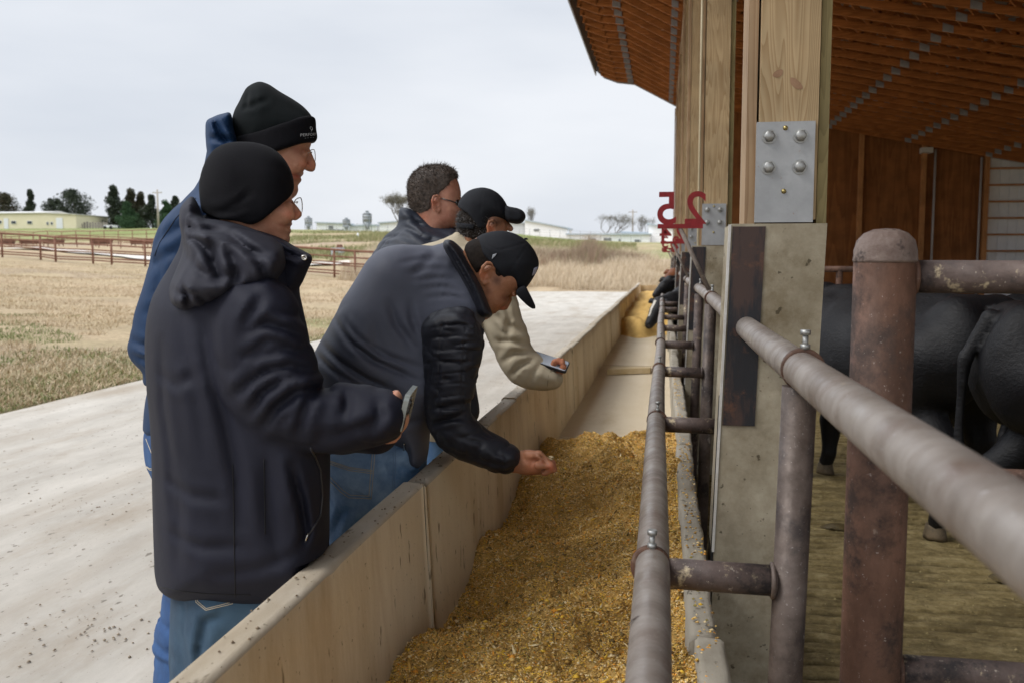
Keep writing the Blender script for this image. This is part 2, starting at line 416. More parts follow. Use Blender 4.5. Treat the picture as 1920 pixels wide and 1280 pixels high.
def ground_mat():
    m = bpy.data.materials.new('field_ground'); m.use_nodes = True; nt = m.node_tree; b = nt.nodes['Principled BSDF']; b.inputs['Roughness'].default_value = .95; b.inputs['Specular IOR Level'].default_value = .1
    tc = nt.nodes.new('ShaderNodeTexCoord')
    a = nt.nodes.new('ShaderNodeAttribute'); a.attribute_name = 'tone'
    def noise(sc, st=(1,1,1), d=6):
        mp = nt.nodes.new('ShaderNodeMapping'); mp.inputs['Scale'].default_value = st
        n = nt.nodes.new('ShaderNodeTexNoise'); n.inputs['Scale'].default_value = sc; n.inputs['Detail'].default_value = d; n.inputs['Roughness'].default_value = .65
        L(nt, tc.outputs['Object'], mp.inputs[0]); L(nt, mp.outputs[0], n.inputs['Vector']); return n.outputs[0]
    def var(v, lo, hi, o0, o1):
        r = nt.nodes.new('ShaderNodeMapRange'); r.inputs[1].default_value = lo; r.inputs[2].default_value = hi; r.inputs[3].default_value = o0; r.inputs[4].default_value = o1; L(nt, v, r.inputs[0]); return r.outputs[0]
    x = nt.nodes.new('ShaderNodeMix'); x.data_type = 'RGBA'; x.blend_type = 'MULTIPLY'; x.inputs[0].default_value = 1
    L(nt, a.outputs['Color'], x.inputs[6]); L(nt, var(noise(9), .3, .7, .72, 1.25), x.inputs[7])
    y = nt.nodes.new('ShaderNodeMix'); y.data_type = 'RGBA'; y.blend_type = 'MULTIPLY'; y.inputs[0].default_value = 1
    L(nt, x.outputs[2], y.inputs[6]); L(nt, var(noise(.7, (1,.5,1)), .3, .7, .8, 1.15), y.inputs[7])
    L(nt, y.outputs[2], b.inputs['Base Color'])
    bp = nt.nodes.new('ShaderNodeBump'); bp.inputs['Strength'].default_value = .8; bp.inputs['Distance'].default_value = .08; L(nt, noise(14), bp.inputs['Height']); L(nt, bp.outputs[0], b.inputs['Normal'])
    return m
def ground_col(X, Y):
    """dry straw, green lawn and bare earth by place"""
    straw = np.array([.41, .315, .205]); green = np.array([.20, .23, .085]); dirt = np.array([.33, .25, .19]); rust = np.array([.27,.19,.13])
    n1 = vnoise(X*.12, Y*.12, X*0, 11); n2 = vnoise(X*.5, Y*.5, X*0, 12); n3 = vnoise(X*.05, Y*.05, X*0, 13)
    a = -X/np.maximum(Y, 1)
    g = .08+.12*n1+.1*n2
    g = np.where((Y > 8) & (X < -6.4) & (X > -8.6), .38+.5*n2, g)
    g = np.where(Y < 14, np.maximum(g, .12+.5*n1), g)
    g = np.where((Y > 120) & (a > .3), .85+.5*n3, g)
    g = np.where((Y > 175) & (a > .3), 1.0, g)
    g = np.where((Y > 60) & (Y < 165) & (a <= .45), .35+.7*n1+.45*n2, g)
    g = np.where((Y > 120) & (Y < 220) & (a <= .45), .5+.7*n1+.3*n2, g)
    g = np.where((Y > 150) & (Y < 175) & (a < .26) & (a > .1), 1.0, g)
    g = np.where((Y > 45) & (Y < 66) & (a < .3), .05+.2*n2, g)
    g = np.clip(g, 0, 1)[..., None]
    c = straw*(1-g)+green*g
    d = np.clip((.5*n1+.5*n2-.25)*2, 0, .5)[..., None]*(np.asarray(Y) < 120)[..., None]
    c = c*(1-d)+dirt*d
    band = np.exp(-((Y-100-8*n3)/9)**2)[..., None]*(a > .25)[..., None]; c = c*(1-.7*band)+dirt*.7*band
    return c
g_o = link('ground', npmesh('ground', V, F, ground_col(V[:, 0], V[:, 1])), ground_mat(), smooth=True); tag(g_o, kind='structure')

# pale gravel track across the field behind the pipe fence
def ribbon(name, pts, w, m, lift=.03, n=60):
    P = np.array(pts, float); t = np.linspace(0, len(P)-1, n); X = np.interp(t, range(len(P)), P[:, 0]); Y = np.interp(t, range(len(P)), P[:, 1]); Wd = np.interp(t, range(len(P)), w)
    dx = np.gradient(X); dy = np.gradient(Y); l = np.hypot(dx, dy); nxv = -dy/l; nyv = dx/l; V = []
    for j in np.linspace(-.5, .5, 7):
        x = X+nxv*Wd*j; y = Y+nyv*Wd*j; V.append(np.stack([x, y, terrain(x, y)+lift], 1))
    V = np.concatenate(V); F = []
    for j in range(6):
        for k in range(n-1): F.append((j*n+k, j*n+k+1, (j+1)*n+k+1, (j+1)*n+k))
    return link(name, npmesh(name, V, F), m)
gravel = mat('pale_gravel', (.62,.58,.52), (.5,.46,.4), 6, .95, .4)
tr = ribbon('track', [(-75, 74), (-48, 68), (-33, 60), (-20, 55.5), (-13, 55)], [2.6, 3.2, 3.6, 3.0, 2.0], gravel, .12); tag(tr, kind='structure')

# ---- concrete drive beside the bunk
def concrete_mat(name, c1, c2, stain, streak=False, sc=2.0, spots=True, dark=.5):
    m = bpy.data.materials.new(name); m.use_nodes = True; nt = m.node_tree; b = nt.nodes['Principled BSDF']; b.inputs['Roughness'].default_value = .85; b.inputs['Specular IOR Level'].default_value = .25
    tc = nt.nodes.new('ShaderNodeTexCoord')
    def noise(s_, st=(1,1,1), d=10, ro=.72):
        mp = nt.nodes.new('ShaderNodeMapping'); mp.inputs['Scale'].default_value = st
        n = nt.nodes.new('ShaderNodeTexNoise'); n.inputs['Scale'].default_value = s_; n.inputs['Detail'].default_value = d; n.inputs['Roughness'].default_value = ro
        L(nt, tc.outputs['Object'], mp.inputs[0]); L(nt, mp.outputs[0], n.inputs['Vector']); return n.outputs[0]
    def rg(v, lo, hi, o0=0, o1=1):
        r = nt.nodes.new('ShaderNodeMapRange'); r.inputs[1].default_value = lo; r.inputs[2].default_value = hi; r.inputs[3].default_value = o0; r.inputs[4].default_value = o1; L(nt, v, r.inputs[0]); return r.outputs[0]
    def mx(f, a, c):
        x = nt.nodes.new('ShaderNodeMix'); x.data_type = 'RGBA'; L(nt, f, x.inputs[0])
        for i, v in ((6, a), (7, c)):
            if isinstance(v, tuple): x.inputs[i].default_value = (*v, 1)
            else: L(nt, v, x.inputs[i])
        return x.outputs[2]
    st = (1, 1, .18) if streak else (1, .35, 1)
    col = mx(rg(noise(sc, st), .35, .68), c1, c2)
    col = mx(rg(noise(sc*.6, st, 7, .7), .50, .66, 0, .7), col, stain)
    if not streak: col = mx(rg(noise(1.7, (1, .05, 1), 6, .6), .52, .68, 0, .45), col, stain)
    if spots:
        col = mx(rg(noise(26, (1, 1, .35) if streak else (1, .5, 1), 3, .5), .66, .70, 0, .75), col, tuple(v*dark for v in stain))
        col = mx(rg(noise(70, (1,1,1), 2, .5), .70, .74, 0, .6), col, tuple(v*dark*.8 for v in stain))
    L(nt, col, b.inputs['Base Color'])
    bp = nt.nodes.new('ShaderNodeBump'); bp.inputs['Strength'].default_value = .35; bp.inputs['Distance'].default_value = .006
    L(nt, noise(30, (1, .6, 1) if not streak else (1,1,.5)), bp.inputs['Height']); L(nt, bp.outputs[0], b.inputs['Normal'])
    return m
drive_m = concrete_mat('drive_concrete', (.36,.33,.285), (.50,.465,.41), (.30,.25,.19), sc=2.2, dark=.38)
dx_ = np.linspace(-6.5, -.705, 50); dy_ = np.concatenate([[-30, -8], np.linspace(-2, 45.2, 160)])
DX, DY = np.meshgrid(dx_, dy_, indexing='ij'); DZ = .006*vnoise(DX*1.2, DY*.6, DX*0, 21)
DX = DX.copy(); DX[0] += .05*vnoise(DY[0]*1.1, DY[0]*0, DY[0]*0, 5); DY2 = DY.copy(); DY2[:, -1] += .25*vnoise(DX[:, -1]*.9, DX[:, -1]*0, 0, 8)
V = np.stack([DX, DY2, DZ], -1).reshape(-1, 3); nx, ny = DX.shape
i = (np.arange(nx-1)[:, None]*ny+np.arange(ny-1)[None, :]).ravel(); F = np.stack([i, i+ny, i+ny+1, i+1], 1)
# skirt down the edges so that the slab has thickness
E = [(0, k) for k in range(ny)]; base = len(V); V = np.concatenate([V, np.array([[DX[a, b_]-.01, DY2[a, b_], -.25] for a, b_ in E]), np.array([[DX[a, -1], DY2[a, -1]+.01, -.25] for a in range(nx)])])
F2 = [(k, k+1, base+k+1, base+k) for k in range(ny-1)]; b2 = base+ny
F2 += [(a*ny+ny-1, (a+1)*ny+ny-1, b2+a+1, b2+a) for a in range(nx-1)]
drv = link('drive', npmesh('drive', V, np.concatenate([F, np.array(F2)])), drive_m, smooth=True); tag(drv, kind='structure')

# pen floor: grooved concrete under manure
def pen_mat():
    m = bpy.data.materials.new('pen_floor'); m.use_nodes = True; nt = m.node_tree; b = nt.nodes['Principled BSDF']; b.inputs['Roughness'].default_value = .7
    tc = nt.nodes.new('ShaderNodeTexCoord')
    def noise(s_, st=(1,1,1), d=10, ro=.72):
        mp = nt.nodes.new('ShaderNodeMapping'); mp.inputs['Scale'].default_value = st
        n = nt.nodes.new('ShaderNodeTexNoise'); n.inputs['Scale'].default_value = s_; n.inputs['Detail'].default_value = d; n.inputs['Roughness'].default_value = ro
        L(nt, tc.outputs['Object'], mp.inputs[0]); L(nt, mp.outputs[0], n.inputs['Vector']); return n.outputs[0]
    r = nt.nodes.new('ShaderNodeValToRGB'); e = r.color_ramp.elements
    e[0].position = .32; e[0].color = (.12, .085, .025, 1); e[1].position = .46; e[1].color = (.27, .20, .075, 1)
    x = e.new(.58); x.color = (.40, .31, .14, 1); x = e.new(.72); x.color = (.52, .43, .24, 1)
    L(nt, noise(11, (.8, 1, 1), 12, .78), r.inputs[0])
    n2 = noise(60, (1,1,1), 3); mr = nt.nodes.new('ShaderNodeMapRange'); mr.inputs[1].default_value = .68; mr.inputs[2].default_value = .73; L(nt, n2, mr.inputs[0])
    n3 = noise(3.2, (.7, 1, 1), 12, .78); m3 = nt.nodes.new('ShaderNodeMapRange'); m3.inputs[1].default_value = .46; m3.inputs[2].default_value = .60; m3.inputs[4].default_value = .85; L(nt, n3, m3.inputs[0])
    mk = nt.nodes.new('ShaderNodeMix'); mk.data_type = 'RGBA'; L(nt, m3.outputs[0], mk.inputs[0]); L(nt, r.outputs[0], mk.inputs[6]); mk.inputs[7].default_value = (.115, .080, .022, 1)
    mx = nt.nodes.new('ShaderNodeMix'); mx.data_type = 'RGBA'; L(nt, mr.outputs[0], mx.inputs[0]); L(nt, mk.outputs[2], mx.inputs[6]); mx.inputs[7].default_value = (.6, .5, .26, 1)
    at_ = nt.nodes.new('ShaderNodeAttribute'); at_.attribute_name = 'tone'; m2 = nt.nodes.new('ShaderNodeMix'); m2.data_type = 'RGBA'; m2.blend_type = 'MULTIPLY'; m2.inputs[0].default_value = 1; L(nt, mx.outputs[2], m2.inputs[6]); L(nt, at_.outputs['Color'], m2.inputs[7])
    L(nt, m2.outputs[2], b.inputs['Base Color'])
    bp = nt.nodes.new('ShaderNodeBump'); bp.inputs['Strength'].default_value = 1; bp.inputs['Distance'].default_value = .03
    L(nt, noise(26, (.9,1,1)), bp.inputs['Height']); L(nt, bp.outputs[0], b.inputs['Normal']); return m
px_ = np.linspace(.16, 14.5, 260); py_ = np.concatenate([np.arange(-4, 3, .25), np.arange(3, 8.5, .0125), np.arange(8.5, 25.0, .12)])
PX, PY = np.meshgrid(px_, py_, indexing='ij')
wob = .012*vnoise(PX*3, PY*2, PX*0, 31)
ph = np.abs(((PY+wob)/.105) % 1-.5)          # grooves every 105 mm, running across the pen
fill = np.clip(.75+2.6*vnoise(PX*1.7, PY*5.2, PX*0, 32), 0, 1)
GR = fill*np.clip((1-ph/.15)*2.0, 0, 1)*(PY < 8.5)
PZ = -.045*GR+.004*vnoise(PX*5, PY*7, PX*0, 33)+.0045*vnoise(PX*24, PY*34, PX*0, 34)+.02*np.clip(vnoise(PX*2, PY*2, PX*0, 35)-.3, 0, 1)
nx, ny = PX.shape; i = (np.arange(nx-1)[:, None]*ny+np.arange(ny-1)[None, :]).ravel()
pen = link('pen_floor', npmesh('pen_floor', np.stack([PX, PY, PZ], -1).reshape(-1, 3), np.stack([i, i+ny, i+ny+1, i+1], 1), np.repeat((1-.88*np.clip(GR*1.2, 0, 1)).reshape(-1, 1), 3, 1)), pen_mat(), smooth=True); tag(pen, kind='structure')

# ================================================================== concrete feed bunk
XO, XI, ZT = -.718, -.652, .88         # outer / inner face of the front wall, its top
wall_m = concrete_mat('bunk_wall_concrete', (.63,.50,.32), (.74,.62,.44), (.42,.28,.14), streak=True, sc=3, dark=.38)
walltop_m = concrete_mat('bunk_top_concrete', (.46,.40,.31), (.54,.48,.39), (.36,.29,.2), sc=5, dark=.4)
floor_m = concrete_mat('bunk_floor_concrete', (.60,.50,.35), (.67,.58,.44), (.42,.31,.16), sc=1.5, spots=False)
curb_m = concrete_mat('curb_concrete', (.34,.31,.25), (.46,.42,.35), (.22,.19,.14), sc=6, dark=.35)
bunk = root('feed_bunk', (-.3, 12, 0), 'long concrete feed bunk with jointed front wall running away beside the pipe rails', 'feed bunk')
def wall_panel(name, x0t, x1t, x0b, x1b, y0, y1, z0, z1, m, seed, rough=.003, nL=None, topm=None):
    """a slab along Y with worn edges: cross-section x0..x1 at top and bottom"""
    nL = nL or max(6, int((y1-y0)/.04)); prof = []
    c = .008
    zs = np.linspace(z0, z1-c, 12)
    left = [(x0b+(x0t-x0b)*(z-z0)/(z1-z0), z) for z in zs]; right = [(x1b+(x1t-x1b)*(z-z0)/(z1-z0), z) for z in zs]
    top = [(x0t+c, z1)]+[(x0t+(x1t-x0t)*k/4, z1) for k in (1,2,3)]+[(x1t-c, z1)]
    prof = np.array(left+top+right[::-1]); n = len(prof); ys = np.linspace(y0, y1, nL); V = []
    for y in ys:
        P = prof.copy(); nn = vnoise(P[:, 0]*30, np.full(n, y*9), P[:, 1]*9, seed)*rough
        edge = np.zeros(n); edge[[len(left)-1, len(left), len(left)+4, len(left)+5]] = 1
        chip = np.clip(vnoise(P[:, 0]*5, np.full(n, y*14.), P[:, 1]*3, seed+5)-.45, 0, 1)*.03*edge
        P[:, 0] += nn; P[:, 1] += nn-chip+.004*float(vnoise(np.array(y*.9), np.array(0.), np.array(0.), seed+9))
        V.append(np.stack([P[:, 0], np.full(n, y), P[:, 1]], 1))
    V = np.concatenate(V); F = [(k*n+j, (k+1)*n+j, (k+1)*n+j+1, k*n+j+1) for k in range(nL-1) for j in range(n-1)]
    me = bpy.data.meshes.new(name)
    Fs = [tuple(f) for f in F]+[tuple(range(n))[::-1], tuple(range((nL-1)*n, nL*n))]
    me.from_pydata(V.tolist(), [], Fs); me.update()
    o = link(name, me, m, bunk); me.polygons.foreach_set('use_smooth', [True]*(len(Fs)-2)+[False]*2)
    if topm:
        me.materials.append(topm)
        for p in me.polygons:
            if abs(p.normal.z) > .6: p.material_index = 1
    return o
joints = [-1.4, .35, 2.42, 4.03, 6.55, 9.0, 11.4, 13.8, 16.2, 18.6, 21.0, 23.5, 26.3]
for k, (a, b_) in enumerate(zip(joints, joints[1:])):
    dxo = .003*(-1)**k; sw = 0 if k != 3 else .004
    wall_panel('wall_panel', XO+dxo, XI+dxo, XO-.012+dxo, XI+.045+dxo, a+.004, b_-.004, 0.0, ZT+(.004 if k % 2 else 0), wall_m, 40+k, topm=walltop_m)
jm = mat('joint_sealant', (.09,.08,.065), rough=.9)
for j in joints[1:-1]:
    mb = MB(); mb.hexa([(XO-.004, j-.003, .02), (XI+.035, j-.003, .02), (XI+.035, j+.003, .02), (XO-.004, j+.003, .02), (XO+.004, j-.003, ZT-.004), (XI-.003, j-.003, ZT-.004), (XI-.003, j+.003, ZT-.004), (XO+.004, j+.003, ZT-.004)])
    mb.build('joint', jm, bunk)
# floor sections (slightly tilted against each other) and rear curb
fj = [-1.4, 1.6, 4.0, 5.6, 7.3, 9.6, 12.2, 14.6, 17, 20, 23.5, 26.3]
for k, (a, b_) in enumerate(zip(fj, fj[1:])):
    mb = MB(); mb.box((XI+.02, a+.003, .12), (.09, b_-.003, .40+(.006 if k % 2 else 0))); mb.build('bunk_floor', floor_m, bunk, bevel=.004)
cj = [-1.4, .9, 2.05, 4.3, 6.4, 8.8, 11.2, 13.6, 16, 18.6, 21, 23.5, 26.3]
for k, (a, b_) in enumerate(zip(cj, cj[1:])):
    d = [.0, .008, -.006, .004][k % 4]
    wall_panel('rear_curb', .075+d, .14+d, .05+d, .15+d, a+.002, b_-.002, .0, .64+(.003 if k % 2 else -.002), curb_m, 60+k, rough=.005)
mb = MB(); mb.box((XI-.0, 26.31, 0), (.08, 26.38, .82)); mb.build('end_wall', wall_m, bunk, bevel=.004)
# wooden divider lying in the empty stretch
blk = MB(); a = Wz(1156, 684, .43); blk.hexa([(-.53, 8.75, .407), (-.12, 8.95, .407), (-.12, 9.45, .407), (-.53, 9.45, .407), (-.53, 8.77, .46), (-.12, 8.97, .46), (-.12, 9.45, .415), (-.53, 9.45, .415)])
bo = blk.build('feed_cake', mat('caked_feed', (.50,.38,.2), (.6,.48,.3), 6, .95, .5), bevel=.008); tag(bo, 'flat pale cake of hardened feed on the bare bunk floor', 'caked feed')

# ---- feed: a mounded bed with loose grain on it
def feed_h(X, Y):
    t = np.clip((X-XI)/(.075-XI), 0, 1)
    z = .455+.15*t**.75
    z = z+.062*vnoise(X*3.2, Y*2.3, X*0, 71)+.034*vnoise(X*8, Y*6.5, X*0, 72)+.016*vnoise(X*19, Y*15, X*0, 73)+.008*vnoise(X*45, Y*40, X*0, 74)+.006*vnoise(X*90, Y*85, X*0, 75)
    z = z+.055*np.exp(-((Y-4.4)/.6)**2)*(1-t)+.05*np.exp(-(((Y-1.9)/.3)**2+((X+.35)/.2)**2))
    # the near-wall hollow left by eating mouths
    z = z-.022*np.exp(-((X-XI)/.07)**2)*(.6+.6*np.sin(Y*5.1))
    z = np.maximum(z, .428+.012*vnoise(X*30, Y*30, X*0, 79))
    end = 5.25+.35*vnoise(X*4, X*0, X*0, 77)+.25*t; f = np.clip((end-Y)/.5, 0, 1); f = f*f*(3-2*f)
    z = .385+(z-.385)*f
    return z
def feed_mesh(y0, y1, hf, step=.008):
    fx = np.arange(XI-.02, .10, step); fy = np.arange(y0, y1, step); X, Y = np.meshgrid(fx, fy, indexing='ij'); Z = hf(X, Y)
    nx, ny = X.shape; i = (np.arange(nx-1)[:, None]*ny+np.arange(ny-1)[None, :]).ravel()
    return np.stack([X, Y, Z], -1).reshape(-1, 3), np.stack([i, i+ny, i+ny+1, i+1], 1)
def feed_mat():
    m = bpy.data.materials.new('grain_feed'); m.use_nodes = True; nt = m.node_tree; b = nt.nodes['Principled BSDF']; b.inputs['Roughness'].default_value = .6; b.inputs['Specular IOR Level'].default_value = .3
    g = nt.nodes.new('ShaderNodeNewGeometry'); r = nt.nodes.new('ShaderNodeValToRGB'); e = r.color_ramp.elements; r.color_ramp.interpolation = 'CONSTANT'
    cols = [(0, (.74,.45,.11)), (.17, (.56,.32,.07)), (.33, (.88,.60,.20)), (.50, (.24,.14,.04)), (.58, (.92,.58,.07)), (.68, (.62,.39,.12)), (.76, (.95,.76,.42)), (.87, (.18,.12,.04)), (.91, (.86,.38,.05)), (.96, (.34,.28,.08))]
    e[0].position = 0; e[0].color = (*cols[0][1], 1); e[1].position = cols[1][0]; e[1].color = (*cols[1][1], 1)
    for p, c in cols[2:]: x = e.new(p); x.color = (*c, 1)
    L(nt, g.outputs['Random Per Island'], r.inputs[0]); L(nt, r.outputs[0], b.inputs['Base Color']); return m
def bed_mat():
    return mat('feed_bed', (.54,.32,.08), (.76,.50,.17), 34, .9, .9, 120, c3=(.32,.19,.05), s3=14, t3=.5, w3=.16, bdist=.012)
def grains(n, y0, y1, hf, size, seed, xlo=XI+.01, xhi=.085, dens=None):
    r = np.random.default_rng(seed); u = r.random(n); Y = y0+(y1-y0)*(u**(1.5 if dens else 1)); X = r.uniform(xlo, xhi, n); Z = hf(X, Y)+.001
    keep = Z > .398; X, Y, Z = X[keep], Y[keep], Z[keep]; n = len(X)
    s = size*r.uniform(.55, 1.5, n); kind = r.random(n)
    lx = np.where(kind < .45, s*2.3, s*1.1); ly = np.where(kind < .45, s*.55, s*.95); lz = np.where(kind < .45, s*.3, s*.6)
    th = r.uniform(0, 2*np.pi, n); tl = r.normal(0, .45, n)
    T = np.array([[1,0,0],[0,1,0],[-1,0,0],[0,-1,0],[0,0,1],[0,0,-.6]], float)
    P = T[None]*np.stack([lx, ly, lz], 1)[:, None, :]
    ca, sa = np.cos(tl)[:, None], np.sin(tl)[:, None]; x = P[..., 0]*ca-P[..., 2]*sa; z = P[..., 0]*sa+P[..., 2]*ca; y = P[..., 1]
    cb, sb = np.cos(th)[:, None], np.sin(th)[:, None]; X2 = x*cb-y*sb; Y2 = x*sb+y*cb
    V = np.stack([X2+X[:, None], Y2+Y[:, None], z+Z[:, None]], -1).reshape(-1, 3)
    f = np.array([[0,1,4],[1,2,4],[2,3,4],[3,0,4],[1,0,5],[2,1,5],[3,2,5],[0,3,5]])
    return V, (f[None]+(np.arange(n)*6)[:, None, None]).reshape(-1, 3)
V, F = feed_mesh(.95, 6.2, feed_h)
bed = link('feed', npmesh('feed', V, F), bed_mat(), smooth=True)
Vg, Fg = grains(230000, .95, 6.0, feed_h, .0031, 5, dens=True)
V2, F2_ = grains(4000, .95, 6.0, lambda X, Y: feed_h(X, Y)+.003, .0068, 15, dens=True); Fg = np.concatenate([Fg, F2_+len(Vg)]); Vg = np.concatenate([Vg, V2])
fo = npmesh('feed_grain', Vg, Fg)
gob = link('feed_grain', fo, feed_mat())
tag(bed, 'thick mounded bed of golden ground grain feed filling the near bunk', 'feed', kind='stuff')
gob.parent = bed; tag(gob, kind='stuff')
def feed2(X, Y):
    t = np.clip((X-XI)/(.075-XI), 0, 1)
    z = .46+.06*t+.05*vnoise(X*4, Y*2, X*0, 81)+.02*vnoise(X*14, Y*9, X*0, 82)
    f = np.clip((Y-13.3-.4*vnoise(X*3, X*0, X*0, 83))/.8, 0, 1); return .385+(z-.385+.14)*f*f*(3-2*f)
V, F = feed_mesh(12.8, 26.2, feed2, .03)
bed2 = link('feed', npmesh('feed', V, F), mat('feed_bed_far', (.58,.36,.10), (.70,.46,.15), 9, .9, .8, 40, bdist=.02), smooth=True)
tag(bed2, 'far heap of golden feed under the heads of the eating cattle', 'feed', kind='stuff')
# loose crumbs on the curb and the wall top
def crumbs(n, fn, seed, size):
    r = np.random.default_rng(seed); P = np.array([fn(r) for _ in range(n)]); s = size*r.uniform(.4, 1.6, n)
    T = np.array([[1,0,0],[0,1,0],[-1,0,0],[0,-1,0],[0,0,.8],[0,0,-.3]], float)
    V = (T[None]*s[:, None, None]*r.uniform(.6, 1.3, (n, 6, 1))+P[:, None]).reshape(-1, 3)
    f = np.array([[0,1,4],[1,2,4],[2,3,4],[3,0,4],[1,0,5],[2,1,5],[3,2,5],[0,3,5]])
    return V, (f[None]+(np.arange(n)*6)[:, None, None]).reshape(-1, 3)
V, F = crumbs(700, lambda r: (r.uniform(.08, .135), 1.0+6*r.random()**1.3, .643), 6, .004)
co = link('spilled_feed', npmesh('spilled_feed', V, F), feed_mat()); tag(co, 'crumbs of feed scattered on top of the rear curb', 'spilled feed', kind='stuff')
V, F = crumbs(170, lambda r: (r.uniform(XO+.004, XI-.006), 1.0+6*r.random()**1.5, ZT+.003), 8, .0028)
co = link('wall_crumbs', npmesh('wall_crumbs', V, F), mat('dark_crumb', (.12,.08,.05), (.25,.19,.12), 20)); tag(co, 'dark dirt crumbs lying on top of the front bunk wall', 'dirt', kind='stuff')
# dirt clods and dry manure on the drive
def clodpt(r):
    k = r.random()
    if k < .45: c = random.choice([(-2.15,3.25),(-2.35,3.3),(-3.6,5.0),(-3.3,6.4)]); return (c[0]+r.normal(0,.22), c[1]+r.normal(0,.13), .003)
    return (r.uniform(-6.2, -.8), 2.4+9*r.random(), .003)
V, F = crumbs(380, clodpt, 9, .0058)
co = link('drive_dirt', npmesh('drive_dirt', V, F), mat('dry_dirt', (.20,.155,.11), (.34,.28,.2), 9)); tag(co, 'small dirt clods and dry manure crumbs strewn over the drive', 'dirt', kind='stuff')

# ================================================================== pipe rails
pipe_m = mat('weathered_pipe', (.055,.039,.031), (.135,.104,.088), 9, .5, .3, 60, c3=(.028,.022,.022), s3=8, t3=.50, w3=.14, metal=.25, bdist=.003, c4=(.30,.26,.23), s4=16, t4=.60, w4=.08, scratch=(.34,.31,.30))
pipe_top_m = mat('polished_pipe', (.205,.172,.148), (.32,.285,.255), 5, .46, .2, 50, c3=(.19,.145,.12), s3=9, t3=.52, w3=.16, metal=.35, stretch=(1,2.2,1), bdist=.002, c4=(.42,.34,.24), s4=10, t4=.66, w4=.06, scratch=(.44,.42,.41))
rust_m = mat('rusty_pipe', (.062,.030,.018), (.165,.085,.055), 5, .68, .45, 45, c3=(.40,.33,.26), s3=9, t3=.60, w3=.10, metal=.05, bdist=.003, stretch3=(1,1,.6), scratch=(.36,.31,.28), c4=(.045,.028,.022), s4=7, t4=.50, w4=.12, stretch=(1,1,.5), ramp=(.38,.62))
splash_m = mat('splashed_pipe', (.06,.042,.037), (.13,.095,.082), 10, .6, .5, 50, c3=(.45,.37,.24), s3=19, t3=.57, w3=.08, metal=.15, bdist=.004, c4=(.026,.022,.023), s4=9, t4=.53, w4=.1, scratch=(.38,.33,.27))
bolt_m = mat('galvanized_bolt', (.42,.43,.42), (.30,.30,.29), 40, .45, .1, metal=.7)
rail = root('feed_rail_fence', (.1, 12, 0), 'grey steel pipe feed rail of two rails with bolted clamps and welded uprights', 'pipe rail')
XL, ZL, XU, ZU = -.016, .945, .243, 1.312
def longpipe(name, x, z, r, seed, m):
    ys = np.concatenate([np.arange(-2, 3, .12), np.arange(3, 26.4, .5)]); P = [(x+.004*math.sin(y*1.3+seed), y, z+.004*math.sin(y*.9+seed)) for y in ys]
    mb = MB(); mb.tube(P, r, 28); return mb.build(name, m, rail)
longpipe('lower_rail', XL, ZL, .031, 0, pipe_top_m); longpipe('upper_rail', XU, ZU, .032, 2, pipe_top_m)
for y in (1.32, 3.9, 9.5): MB().tube([(XL, y, ZL), (XL, y+.006, ZL)], .0325, 24, caps=False).build('weld', pipe_m, rail)
def ring_along_y(mb, c, r, w=.018, t=.005, n=24):
    mb.lathe([(r, -w/2), (r+t, -w/2), (r+t, w/2), (r, w/2)], c, n, axis='Y')
def hexbolt(mb, x, y, z, r=.009, h=.03):
    mb.tube([(x, y, z), (x, y, z+h)], r*.55, 8)
    mb.tube([(x, y, z+h), (x, y, z+h+.009)], r, 6); mb.tube([(x, y, z+.002), (x, y, z+.010)], r*.95, 6)
posts_y = [1.64+1.545*k for k in range(16)]
mbp = None
for k, y in enumerate(posts_y):
    MB().tube([(.212, y+.004, 0), (.238, y, ZU-.03)], .030, 24 if k < 5 else 12).build('upright', splash_m if k % 2 else pipe_m, rail)
    mb = MB(); mb.tube([(XL+.028, y, ZL-.012), (XU-.036, y, ZL-.015)], .0275, 20 if k < 5 else 10); mb.lathe([(.029, 0), (.034, .006), (.029, .014)], (XU-.036, y, ZL-.014), 6) if 0 else None
    mb.build('cross_pipe', splash_m, rail)
    if k < 4:
        # weld bead where the cross pipe meets the upright
        P = [(XU-.043, y+.029*math.cos(t)*1.0, ZL-.015+.029*math.sin(t)) for t in np.linspace(0, 2*math.pi, 18)[:-1]]
        MB().tube(P, .0045, 6, closed=True).build('weld', pipe_m, rail)
    for (x, z, r) in ((XL, ZL, .0315), (XU, ZU, .0325)):
        mb = MB(); ring_along_y(mb, (x, y, z), r, .020, .005); c_ = mb.build('clamp', rust_m, rail)
        if k < 11:
            mb = MB(); hexbolt(mb, x+.002, y-.004, z+r+.002, .0085 if k else .009, .026); mb.build('bolt', bolt_m, c_)
